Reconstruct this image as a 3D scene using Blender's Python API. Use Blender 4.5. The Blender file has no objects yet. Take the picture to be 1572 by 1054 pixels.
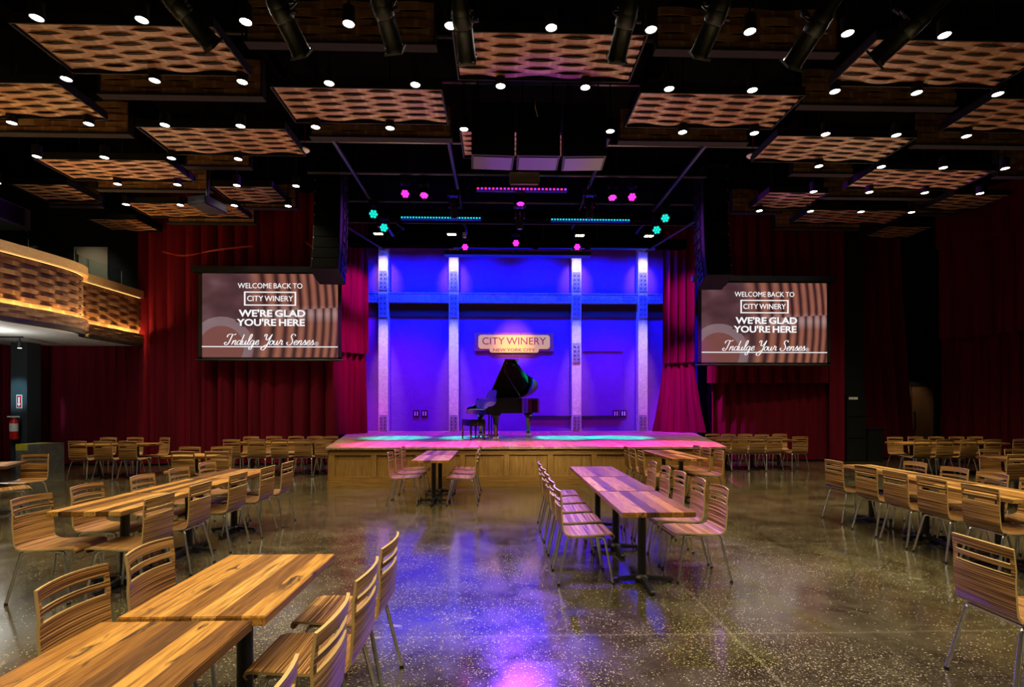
import bpy, bmesh, math, random
from mathutils import Vector, Matrix, Quaternion
from math import pi, sin, cos, radians as R
random.seed(7)
S = bpy.context.scene
C = bpy.context.collection

# ------------------------------------------------------------------ camera, world, exposure
YAW, HGT, FPX = R(1.52), 1.63, 1572 * 16 / 36
DEEP = 1.15   # the plan below was measured at a 16 mm lens; the true lens is longer, so depths grow by this factor
cam_d = bpy.data.cameras.new('camera'); cam_d.lens = 16 * DEEP; cam_d.sensor_width = 36; cam_d.sensor_fit = 'HORIZONTAL'
cam_d.shift_y = (622 - 527) / 1572; cam_d.shift_x = -2.8 / 1572; cam_d.clip_start = .02; cam_d.clip_end = 100
cam = bpy.data.objects.new('camera', cam_d); C.objects.link(cam)
cam.location = (0, 0, HGT); cam.rotation_euler = (R(90), 0, -YAW)
S.camera = cam
W = bpy.data.worlds.new('world'); S.world = W; W.use_nodes = True
W.node_tree.nodes['Background'].inputs[0].default_value = (.02, .022, .03, 1)
W.node_tree.nodes['Background'].inputs[1].default_value = .15
S.view_settings.view_transform = 'Standard'; S.view_settings.look = 'None'
S.view_settings.gamma = 1; S.view_settings.exposure = 0.0
try: S.view_settings.use_curve_mapping = False
except Exception: pass
try:
    S.cycles.sample_clamp_indirect = 4.0; S.cycles.use_denoising = True
    S.cycles.max_bounces = 8; S.cycles.diffuse_bounces = 4; S.cycles.caustics_reflective = False
except Exception: pass

def light(name, kind, loc, energy, color=(1, 1, 1), target=None, size=.05, spot=60, blend=.6, parent=None, size_y=None):
    d = bpy.data.lights.new(name, kind); d.energy = energy; d.color = color
    if kind == 'SPOT': d.spot_size = R(spot); d.spot_blend = blend; d.shadow_soft_size = size
    if kind == 'POINT': d.shadow_soft_size = size
    if kind == 'AREA':
        d.size = size
        d.spread = R(105)
        if size_y: d.shape = 'RECTANGLE'; d.size_y = size_y
    if not parent:
        loc = (loc[0], loc[1] * DEEP, loc[2]); target = (target[0], target[1] * DEEP, target[2]) if target else None
    o = bpy.data.objects.new(name, d); C.objects.link(o); o.location = loc
    if target is not None:
        o.rotation_euler = (Vector(target) - Vector(loc)).to_track_quat('-Z', 'Y').to_euler()
    if parent: o.parent = parent
    return o

WARM = (1.0, .83, .50)
LAMP_W = 150.0
# house downlights in the part of the hall behind and above the camera
for j, y in enumerate((3.4, 1.2, -1.0)):
    for i in range(-3, 4):
        light('house_downlight', 'SPOT', (i * 2.45 + (j % 2) * 1.2, y, 6.2), LAMP_W * 3.0, WARM, (i * 2.45 + (j % 2) * 1.2, y, 0), .06, 105, .8)
# added fill spots without fixtures, brightening the woven ceiling panels from below
for x, y, e in ((-8.5, 11.6, 520), (-2.5, 10.6, 460), (2.8, 10.6, 460), (8.8, 11.6, 520)):
    light('ceiling_fill_spot', 'SPOT', (x, y, 2.7), e * .8, (1, .64, .36), (x * .9, 6.6, 6.4), .25, 100, .9)
# blue wash on the rear stage wall, from the batten above it
for x, e in ((-3.2, 150), (-2.1, 170), (-.6, 210), (1.2, 210), (3.0, 190), (4.3, 150)):
    light('blue_wall_wash', 'AREA', (x, 13.75, 6.85), e * 1.0, (.0, .02, 1), (x * 1.12, 15.0, 3.6), .6)
for x, e in ((-3.2, 150), (.2, 110), (3.6, 120)):
    light('magenta_wall_wash', 'SPOT', (x, 11.6, 6.2), e * 5, (1, .0, .45), (x, 15.0, .6), .15, 60, 1)
# white floods at the heads of the four steel columns
for x in (-3.77, -1.5, 2.5, 4.68):
    light('column_flood', 'SPOT', (x, 14.0, 6.8), 150, (1, .80, .55), (x, 14.82, 6.0), .04, 44, 1)
    light('column_flood_low', 'SPOT', (x, 13.9, 6.85), 1500, (1, .82, .66), (x, 14.82, 2.9), .03, 17, 1)
# coloured pools on the stage floor
for x in (-2.6, -.6, 1.8, 3.2):
    light('cyan_floor_beam', 'SPOT', (x, 12.6, 6.6), 8000, (.0, .80, .95), (x - .1, 11.9, .8), .06, 20, .6)
for x in (-2.5, -.7, 1.0, 2.6, 4.0):
    light('magenta_floor_beam', 'SPOT', (x, 11.2, 6.2), (9000 if abs(x - 1) > 1 else 4000), (1, .0, .55), (x, 10.0, .8), .08, 24, .8)
for x, tx, e, cc in ((-3.0, -4.4, 5000, (.8, 0, .9)), (3.4, 5.6, 6500, (.5, 0, 1))):
    light('magenta_drape_beam', 'SPOT', (x, 11.4, 6.1), e, cc, (tx, 13.6, 2.2), .1, 32, .9)
    light('magenta_drape_beam', 'SPOT', (x, 11.4, 5.9), e * .3, (.6, 0, 1), (tx, 13.6, 4.9), .1, 30, .9)
# violet and pink back light from the stage truss onto the middle tables
light('sign_beam', 'SPOT', (.5, 11.0, 6.4), 1900, (1, .62, .25), (.47, 15, 3.72), .05, 17, 1)
for x in (-3.2, -.4, 2.4, 5.0): light('violet_stage_fill', 'SPOT', (x, 14.1, 6.3), 900, (.8, 0, .9), (x, 13.5, .8), .1, 48, .9)
light('violet_table_beam', 'SPOT', (.4, 10.2, 6.05), 7000, (.20, .03, 1), (1.0, 5.2, .7), .05, 32, .9)
light('pink_table_beam', 'SPOT', (-.4, 10.2, 6.05), 2400, (.45, .03, .9), (-1.1, 8.0, .7), .15, 36, .9)
light('pink_corner_beam', 'SPOT', (2.8, 10.6, 6.05), 700, (1, .05, .55), (3.2, 8.2, .7), .15, 34, .9)
light('violet_house_beam', 'SPOT', (-3.0, 10.4, 6.05), 300, (.7, .12, .9), (-3.4, 5.6, .7), .15, 36, .9)

# ------------------------------------------------------------------ materials
def mat(name, col=(.5, .5, .5), rough=.5, metal=0.0, spec=.5, emit=None, estr=1.0):
    m = bpy.data.materials.new(name); m.use_nodes = True
    b = m.node_tree.nodes['Principled BSDF']
    b.inputs['Base Color'].default_value = (*col, 1); b.inputs['Roughness'].default_value = rough
    b.inputs['Metallic'].default_value = metal; b.inputs['Specular IOR Level'].default_value = spec
    if emit: b.inputs['Emission Color'].default_value = (*emit, 1); b.inputs['Emission Strength'].default_value = estr
    return m
class NT:
    def __init__(s, m): s.m = m; s.t = m.node_tree; s.b = s.t.nodes['Principled BSDF']
    def n(s, typ, **kw):
        nd = s.t.nodes.new('ShaderNode' + typ)
        for k, v in kw.items():
            if k.startswith('i_'):
                key = k[2:].replace('_', ' ')
                nd.inputs[int(key) if key.isdigit() else key].default_value = v
            else: setattr(nd, k, v)
        return nd
    def l(s, a, b): s.t.links.new(a, b)
    def coord(s, which='Object', scale=(1, 1, 1), rnd=0.0):
        tc = s.n('TexCoord'); mp = s.n('Mapping'); mp.inputs['Scale'].default_value = scale
        s.l(tc.outputs[which], mp.inputs['Vector'])
        if rnd:
            oi = s.n('ObjectInfo'); ma = s.n('Math', operation='MULTIPLY'); ma.inputs[1].default_value = rnd
            s.l(oi.outputs['Random'], ma.inputs[0]); cx = s.n('CombineXYZ')
            for k in range(3): s.l(ma.outputs[0], cx.inputs[k])
            s.l(cx.outputs[0], mp.inputs['Location'])
        return mp.outputs[0]
    def ramp(s, fac, stops, interp='LINEAR'):
        r = s.n('ValToRGB'); cr = r.color_ramp; cr.interpolation = interp
        while len(cr.elements) < len(stops): cr.elements.new(.5)
        for e, (p, c) in zip(cr.elements, stops): e.position = p; e.color = (*c, 1)
        s.l(fac, r.inputs[0]); return r.outputs[0]
    def noise(s, vec, scale, detail=3, rough=.55, dist=0.0):
        nd = s.n('TexNoise'); nd.inputs['Scale'].default_value = scale; nd.inputs['Detail'].default_value = detail
        nd.inputs['Roughness'].default_value = rough; nd.inputs['Distortion'].default_value = dist
        s.l(vec, nd.inputs['Vector']); return nd.outputs[0]
    def mix(s, fac, a, b, blend='MIX'):
        nd = s.n('Mix', data_type='RGBA', blend_type=blend)
        for sock, v in ((nd.inputs[0], fac), (nd.inputs[6], a), (nd.inputs[7], b)):
            if hasattr(v, 'is_output') or hasattr(v, 'links'): s.l(v, sock)
            elif isinstance(v, (int, float)): sock.default_value = v
            else: sock.default_value = (*v, 1)
        return nd.outputs[2]
    def math(s, op, a, b=None):
        nd = s.n('Math', operation=op)
        for k, v in enumerate((a, b)):
            if v is None: continue
            if isinstance(v, (int, float)): nd.inputs[k].default_value = v
            else: s.l(v, nd.inputs[k])
        return nd.outputs[0]
    def bump(s, h, strength=.3, dist=.01):
        nd = s.n('Bump'); nd.inputs['Strength'].default_value = strength; nd.inputs['Distance'].default_value = dist
        s.l(h, nd.inputs['Height']); s.l(nd.outputs[0], s.b.inputs['Normal'])
    def base(s, c): s.l(c, s.b.inputs['Base Color'])

def m_zebra():
    m = mat('zebra_veneer', rough=.32, spec=.45); t = NT(m)
    v = t.coord('UV', (1.0, 150, 1), 37.0)
    n1 = t.noise(v, 1.0, 2, .5, .15)
    v2 = t.coord('UV', (.8, 17, 1), 11.0)
    n2 = t.noise(v2, 1.0, 2)
    c = t.ramp(n1, [(.41, (.024, .009, .003)), (.475, (.12, .05, .014)), (.53, (.43, .23, .077)), (.70, (.62, .35, .13))])
    c2 = t.mix(t.math('MULTIPLY', n2, .4), c, (.18, .08, .024)); t.base(c2); return m
def m_planks(name, w, stops, rough, axis='X', joint=None, jitter=37.0, grain=60, knots=True):
    m = mat(name, rough=rough); t = NT(m)
    co = t.coord('Object', (1, 1, 1))
    sp = t.n('SeparateXYZ'); t.l(co, sp.inputs[0])
    a, b = (sp.outputs[0], sp.outputs[1]) if axis == 'X' else (sp.outputs[1], sp.outputs[0])
    idx = t.math('FLOOR', t.math('DIVIDE', a, w))
    oi = t.n('ObjectInfo'); off = t.math('MULTIPLY', oi.outputs['Random'], jitter)
    wn = t.n('TexWhiteNoise', noise_dimensions='2D'); cx = t.n('CombineXYZ')
    t.l(t.math('ADD', idx, off), cx.inputs[0])
    if joint:
        seg = t.math('FLOOR', t.math('DIVIDE', t.math('ADD', b, t.math('MULTIPLY', idx, joint * .37)), joint)); t.l(seg, cx.inputs[1])
    t.l(cx.outputs[0], wn.inputs['Vector'])
    c = t.ramp(wn.outputs['Value'], stops)
    # grain stretched along the plank
    sc = (grain, grain * .05, grain) if axis == 'X' else (grain * .05, grain, grain)
    mp = t.n('Mapping'); mp.inputs['Scale'].default_value = sc; t.l(co, mp.inputs[0])
    add = t.n('VectorMath', operation='ADD'); t.l(mp.outputs[0], add.inputs[0])
    cz = t.n('CombineXYZ'); t.l(t.math('ADD', t.math('MULTIPLY', wn.outputs['Value'], 90.0), off), cz.inputs[2]); t.l(cz.outputs[0], add.inputs[1])
    g = t.noise(add.outputs[0], 1.0, 4, .6, .6)
    c = t.mix(t.ramp(g, [(.36, (.95,) * 3), (.60, (0, 0, 0))]), c, t.mix(1.0, c, (.36, .28, .2), 'MULTIPLY'))
    if knots:
        mp2 = t.n('Mapping'); mp2.inputs['Scale'].default_value = (14, 4, 9) if axis == 'X' else (4, 14, 9); t.l(co, mp2.inputs[0])
        ad2 = t.n('VectorMath', operation='ADD'); t.l(mp2.outputs[0], ad2.inputs[0]); t.l(cz.outputs[0], ad2.inputs[1])
        k = t.noise(ad2.outputs[0], 1.0, 3, .6, .4)
        c = t.mix(t.ramp(k, [(.60, (0, 0, 0)), (.68, (.95,) * 3)]), c, (.03, .016, .008))
    # thin dark joints between planks
    fr = t.math('ABSOLUTE', t.math('SUBTRACT', t.math('FRACT', t.math('DIVIDE', a, w)), .5))
    c = t.mix(t.math('MULTIPLY', t.math('GREATER_THAN', fr, .485), .6), c, (.04, .02, .01))
    t.base(c); return m
def m_wood(name, c1, c2, rough=.4, scale=(3, 40, 40), rnd=9.0):
    m = mat(name, rough=rough); t = NT(m)
    g = t.noise(t.coord('Object', scale, rnd), 1.0, 4, .6, .8)
    t.base(t.ramp(g, [(.32, c1), (.66, c2)])); return m
def m_stave(k=1.0):
    m = mat('barrel_stave_wood', rough=.55); t = NT(m)
    v = t.coord('UV', (1, 1, 1), 13.0)
    sp = t.n('SeparateXYZ'); t.l(t.coord('UV'), sp.inputs[0])
    row = t.math('FLOOR', sp.outputs[1])
    seg = t.math('FLOOR', t.math('ADD', t.math('DIVIDE', sp.outputs[0], .31), t.math('MULTIPLY', row, .5)))
    oi = t.n('ObjectInfo'); cx = t.n('CombineXYZ')
    t.l(t.math('ADD', row, t.math('MULTIPLY', oi.outputs['Random'], 50.0)), cx.inputs[0]); t.l(seg, cx.inputs[1])
    wn = t.n('TexWhiteNoise', noise_dimensions='2D'); t.l(cx.outputs[0], wn.inputs['Vector'])
    c = t.ramp(wn.outputs['Value'], [(0, (.27, .125, .06)), (.55, (.40, .20, .10)), (.9, (.47, .26, .14)), (1, (.58, .37, .21))])
    mp = t.n('Mapping'); mp.inputs['Scale'].default_value = (5, 14, 1); t.l(v, mp.inputs[0])
    g = t.noise(mp.outputs[0], 1.0, 4)
    c = t.mix(t.ramp(g, [(.35, (.7,) * 3), (.6, (0, 0, 0))]), c, (.12, .05, .022))
    # pale ends where the hoops sat
    fr = t.math('FRACT', t.math('ADD', t.math('DIVIDE', sp.outputs[0], .31), t.math('MULTIPLY', row, .5)))
    wn2 = t.n('TexWhiteNoise', noise_dimensions='2D'); cy = t.n('CombineXYZ'); t.l(cx.outputs[0], wn2.inputs['Vector'])
    band = t.math('MULTIPLY', t.math('LESS_THAN', fr, .16), .5)
    c = t.mix(band, c, (.52, .36, .22))
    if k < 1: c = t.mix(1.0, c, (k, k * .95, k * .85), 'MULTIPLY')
    t.base(c); return m
def m_velvet(name, c1, c2):
    m = mat(name, rough=.9, spec=.15); t = NT(m)
    g = t.noise(t.coord('Object', (5, 5, .35)), 1.0, 3)
    t.base(t.ramp(g, [(.3, c1), (.7, c2)]))
    t.b.inputs['Sheen Weight'].default_value = .35; t.b.inputs['Sheen Tint'].default_value = (*[x * 2.2 for x in c2], 1)
    return m
def m_floor():
    m = mat('polished_concrete', rough=.16, spec=.9); t = NT(m)
    t.b.inputs['IOR'].default_value = 1.6; t.b.inputs['Coat Weight'].default_value = .6; t.b.inputs['Coat Roughness'].default_value = .10; t.b.inputs['Coat IOR'].default_value = 1.6
    co = t.coord('Object')
    big = t.noise(co, .55, 4, .6, .6); mid = t.noise(co, 2.6, 5, .65, .5)
    c = t.ramp(big, [(.32, (.026, .021, .010)), (.5, (.052, .045, .021)), (.68, (.085, .076, .038))])
    c = t.mix(t.ramp(mid, [(.36, (.85,) * 3), (.58, (0, 0, 0))]), c, (.022, .015, .009))
    # exposed aggregate in patches
    vo = t.n('TexVoronoi'); vo.inputs['Scale'].default_value = 68; t.l(co, vo.inputs['Vector'])
    sz = t.math('LESS_THAN', vo.outputs['Distance'], .36)
    sp = t.n('SeparateColor'); t.l(vo.outputs['Color'], sp.inputs[0])
    patch = t.noise(co, .9, 3, .6, .4)
    dens = t.ramp(patch, [(.38, (.14,) * 3), (.62, (.95,) * 3)])
    on = t.math('MULTIPLY', sz, t.math('LESS_THAN', sp.outputs[0], dens))
    stone = t.ramp(sp.outputs[1], [(0, (.07, .06, .026)), (.6, (.19, .17, .085)), (1, (.48, .43, .27))])
    c = t.mix(t.math('MULTIPLY', on, .85), c, stone)
    vo2 = t.n('TexVoronoi'); vo2.inputs['Scale'].default_value = 120; t.l(co, vo2.inputs['Vector'])
    sp2 = t.n('SeparateColor'); t.l(vo2.outputs['Color'], sp2.inputs[0])
    on2 = t.math('MULTIPLY', t.math('LESS_THAN', vo2.outputs['Distance'], .3), t.math('LESS_THAN', sp2.outputs[0], t.math('MULTIPLY', dens, .6)))
    c = t.mix(t.math('MULTIPLY', on2, .7), c, (.24, .21, .12))
    # worn pale scars
    mp = t.n('Mapping'); mp.inputs['Scale'].default_value = (2.2, 6, 1); t.l(co, mp.inputs[0])
    sc = t.noise(mp.outputs[0], 1.3, 3, .5, .3)
    c = t.mix(t.ramp(sc, [(.70, (0, 0, 0)), (.74, (.7,) * 3)]), c, (.26, .23, .15))
    # slab joints
    sx = t.n('SeparateXYZ'); t.l(co, sx.inputs[0])
    for ax, per, off in ((0, 2.9, 1.25), (1, 2.4, 1.1)):
        wob = t.math('MULTIPLY', t.math('SUBTRACT', mid, .5), .05)
        fr = t.math('ABSOLUTE', t.math('SUBTRACT', t.math('FRACT', t.math('DIVIDE', t.math('ADD', t.math('ADD', sx.outputs[ax], off), wob), per)), .5))
        c = t.mix(t.math('MULTIPLY', t.math('GREATER_THAN', fr, .4955), t.math('MULTIPLY', patch, .35)), c, (.3, .27, .18))
    t.base(c)
    t.l(t.ramp(mid, [(.3, (.10,) * 3), (.7, (.24,) * 3)]), t.b.inputs['Roughness'])
    return m
def m_stucco(name, c1, c2, scale=9, bump=.3, rough=.8, spec=.25):
    m = mat(name, rough=rough, spec=spec); t = NT(m); co = t.coord('Object')
    g = t.noise(co, scale, 6, .65, .5); t.base(t.ramp(g, [(.3, c1), (.7, c2)])); 
    t.bump(t.noise(co, scale * 4, 4), bump, .02); return m
def m_screen():
    m = mat('projected_barrel_image', (.01, .01, .01), .6); t = NT(m)
    sp = t.n('SeparateXYZ'); t.l(t.coord('UV'), sp.inputs[0]); u, v = sp.outputs[0], sp.outputs[1]
    cx = t.n('CombineXYZ')
    vb = t.math('LESS_THAN', v, t.math('ADD', .50, t.math('MULTIPLY', u, .10)))
    bend = t.math('MULTIPLY', t.math('MULTIPLY', t.math('SUBTRACT', v, .5), t.math('SUBTRACT', v, .5)), .09)
    uu = t.math('ADD', u, bend)
    ph = t.math('FRACT', t.math('ADD', t.math('MULTIPLY', t.math('MULTIPLY', uu, uu), 9.5), t.math('MULTIPLY', vb, .42)))
    bumpv = t.math('SINE', t.math('MULTIPLY', ph, 3.14159))
    t.l(uu, cx.inputs[0]); t.l(t.math('MULTIPLY', v, .12), cx.inputs[1])
    st = t.noise(cx.outputs[0], 40.0, 2, .5, .2)
    warm = t.ramp(t.math('ADD', t.math('MULTIPLY', bumpv, .75), t.math('MULTIPLY', st, .3)), [(.25, (.030, .009, .011)), (.5, (.085, .026, .022)), (.72, (.17, .055, .036)), (.95, (.26, .095, .062))])
    cx2 = t.n('CombineXYZ'); t.l(u, cx2.inputs[0]); t.l(v, cx2.inputs[1])
    sm = t.noise(cx2.outputs[0], 3.2, 2)
    cool = t.ramp(sm, [(.3, (.030, .012, .017)), (.5, (.070, .027, .034)), (.72, (.13, .065, .078))])
    # pale rounded barrel head low on the balcony edge of the picture
    du = t.math('SUBTRACT', u, .14); dv = t.math('SUBTRACT', v, .12)
    rr = t.math('SQRT', t.math('ADD', t.math('MULTIPLY', t.math('MULTIPLY', du, du), 2.4), t.math('MULTIPLY', dv, dv)))
    arc = t.math('MULTIPLY', t.math('LESS_THAN', t.math('ABSOLUTE', t.math('SUBTRACT', rr, .31)), .055), t.math('GREATER_THAN', sm, .40))
    cool = t.mix(t.math('MULTIPLY', arc, .4), cool, (.34, .24, .26))
    cool = t.mix(t.math('MULTIPLY', t.math('LESS_THAN', rr, .255), .8), cool, (.17, .055, .045))
    k = t.ramp(t.math('ADD', u, t.math('MULTIPLY', t.math('SUBTRACT', sm, .5), .5)), [(.30, (0,) * 3), (.5, (1,) * 3)])
    col = t.mix(k, cool, warm)
    # light streaks at mid height
    band = t.ramp(t.math('ABSOLUTE', t.math('SUBTRACT', v, .52)), [(.01, (1,) * 3), (.11, (0,) * 3)])
    col = t.mix(t.math('MULTIPLY', t.math('MULTIPLY', t.math('MULTIPLY', bumpv, k), band), .65), col, (.36, .25, .25))
    t.l(col, t.b.inputs['Emission Color']); t.b.inputs['Emission Strength'].default_value = 1.15
    return m

M = {}
M['zebra'] = m_zebra()
M['ply_edge'] = mat('ply_edge', (.42, .29, .12), .5)
M['chrome'] = mat('chrome', (.86, .88, .88), .27, 1.0)
M['black'] = mat('black_metal', (.008, .008, .009), .4, 0, .5)
M['black_matt'] = mat('black_paint', (.006, .006, .007), .7, 0, .3)
M['black_semi'] = mat('black_enamel', (.016, .018, .017), .28, .3, .6)
M['table'] = m_planks('reclaimed_plank_top', .102, [(0, (.10, .042, .010)), (.3, (.21, .092, .018)), (.55, (.40, .185, .035)), (.8, (.55, .29, .066)), (1, (.66, .40, .13))], .34, grain=75)
M['stage_floor'] = m_planks('stage_boards', .09, [(0, (.34, .22, .13)), (.6, (.45, .30, .19)), (1, (.56, .40, .26))], .34, 'X', 1.9, 0, 40, False)
M['oak'] = m_wood('stained_oak', (.17, .085, .018), (.34, .185, .045), .45, (40, 40, 3))
M['oak_h'] = m_wood('stained_oak_rail', (.17, .085, .018), (.32, .17, .04), .45, (3, 40, 40))
M['rail_oak'] = m_wood('pale_oak_rail', (.36, .22, .09), (.5, .33, .15), .4, (2, 14, 40))
M['stave'] = m_stave()
M['velvet'] = m_velvet('burgundy_velvet', (.070, .0006, .006), (.125, .0012, .012))
M['floor'] = m_floor()
M['deck'] = m_stucco('ceiling_deck', (.002, .002, .002), (.004, .004, .004), 3, .3, 1.0, .0)
M['dark_wall'] = m_stucco('dark_wall_paint', (.012, .014, .015), (.02, .023, .024), 3, .1)
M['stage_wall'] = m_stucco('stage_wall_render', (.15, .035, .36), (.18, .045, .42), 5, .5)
M['dark_strip'] = mat('dark_strip', (.02, .012, .02), .9)
M['steel_col'] = m_stucco('painted_riveted_steel', (.42, .37, .33), (.66, .61, .56), 12, .5)
M['steel_beam'] = m_stucco('beam_paint', (.14, .14, .34), (.30, .30, .52), 8, .5)
M['splice'] = m_stucco('splice_plate_paint', (.17, .16, .24), (.28, .27, .36), 12, .4)
M['vent_grey'] = mat('vent_grey_paint', (.30, .27, .30), .6)
M['speaker_lit_tone'] = mat('purple_lit_underside', (.075, .06, .09), .6)  # purple light on the speaker undersides put into their colour
M['rivet'] = mat('rivet_dark', (.10, .09, .09), .6)  # dark tone of the rivet heads
M['soffit'] = mat('white_soffit', (.7, .72, .7), .7)
M['lens'] = mat('lamp_lens', (.9, .9, .9), .3, emit=(1, .97, .88), estr=26)
M['warm_led'] = mat('warm_led_strip', (.9, .8, .6), .4, emit=(1, .55, .16), estr=300)
M['rail_led'] = mat('rail_led_strip', (.9, .8, .6), .4, emit=(1, .6, .22), estr=2)
M['col_paint'] = mat('column_gloss_paint', (.035, .048, .055), .35)
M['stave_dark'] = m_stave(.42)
M['piano'] = mat('black_lacquer', (.005, .005, .006), .09, 0, .6); M['piano'].node_tree.nodes['Principled BSDF'].inputs['Coat Weight'].default_value = .6
M['ivory'] = mat('piano_white_keys', (.8, .79, .74), .25)
M['brass'] = mat('brass', (.75, .48, .16), .3, 1.0)
M['gold_plate'] = mat('bronze_plate', (.35, .2, .06), .4, .8)
M['white'] = mat('white_plastic', (.75, .74, .72), .45)
M['text_white'] = mat('projected_white', (.02, .02, .02), .6, emit=(.93, .91, .92), estr=1.0)
M['screen'] = m_screen()
M['screen_edge'] = mat('screen_border', (.004, .004, .004), .8)
M['sign_cream'] = mat('sign_cream', (.72, .52, .035), .5, emit=(1, .60, .25), estr=.42)  # emission stands in for the front light on the sign
M['sign_red'] = mat('sign_lettering', (.22, .015, .03), .5, emit=(.5, .03, .05), estr=.3)  # lettering glows too, in place of light falling on it
M['sign_edge'] = m_stucco('sign_distressed_border', (.20, .012, .02), (.6, .22, .17), 30, .3)
M['magenta'] = mat('magenta_led', (.5, 0, .3), .4, emit=(1, .010, .48), estr=6)
M['red_led'] = mat('pink_led', (.5, 0, .2), .4, emit=(1, .02, .20), estr=1.8)
M['violet_led'] = mat('violet_led', (.3, 0, .5), .4, emit=(.30, .03, 1), estr=1.8)
M['cyan_led'] = mat('cyan_led', (0, .5, .5), .4, emit=(.0, .75, .58), estr=1.3)
M['aqua_led'] = mat('aqua_led', (0, .5, .5), .4, emit=(.02, .45, .9), estr=1.3)
M['blue_led'] = mat('blue_led', (0, .1, .6), .4, emit=(.03, .10, .9), estr=1.0)
M['flood'] = mat('flood_lens', (.9, .9, .8), .4, emit=(1, .95, .75), estr=5)
M['glass'] = mat('balustrade_glass', (.75, .95, .92), .03); M['glass'].node_tree.nodes['Principled BSDF'].inputs['Transmission Weight'].default_value = 1; M['glass'].node_tree.nodes['Principled BSDF'].inputs['IOR'].default_value = 1.1
M['concrete'] = m_stucco('raw_concrete', (.09, .09, .085), (.17, .17, .16), 6, .6)
M['yellow'] = m_stucco('worn_yellow_paint', (.45, .40, .05), (.66, .60, .03), 14, .3)
M['red_paint'] = mat('extinguisher_red', (.55, .012, .012), .3)
M['beige'] = mat('beige_door_light', (.42, .36, .26), .6)
M['door_wood'] = m_wood('dark_door_veneer', (.07, .03, .012), (.13, .06, .025), .5, (30, 30, 2))
M['galv'] = mat('galvanised_duct', (.16, .17, .17), .45, .7)
M['baffle_lip'] = mat('grey_lip', (.026, .024, .028), .9, 0, .1)
M['cable_red'] = mat('red_cable', (.3, .01, .005), .5)
M['grille'] = m_stucco('speaker_grille', (.002, .002, .002), (.005, .005, .005), 90, .3, .9, .03)
M['pipe'] = mat('painted_pipe', (.05, .05, .055), .45, .4)
M['blue_tape'] = mat('blue_gaffer_tape', (.01, .08, .4), .5)

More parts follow.
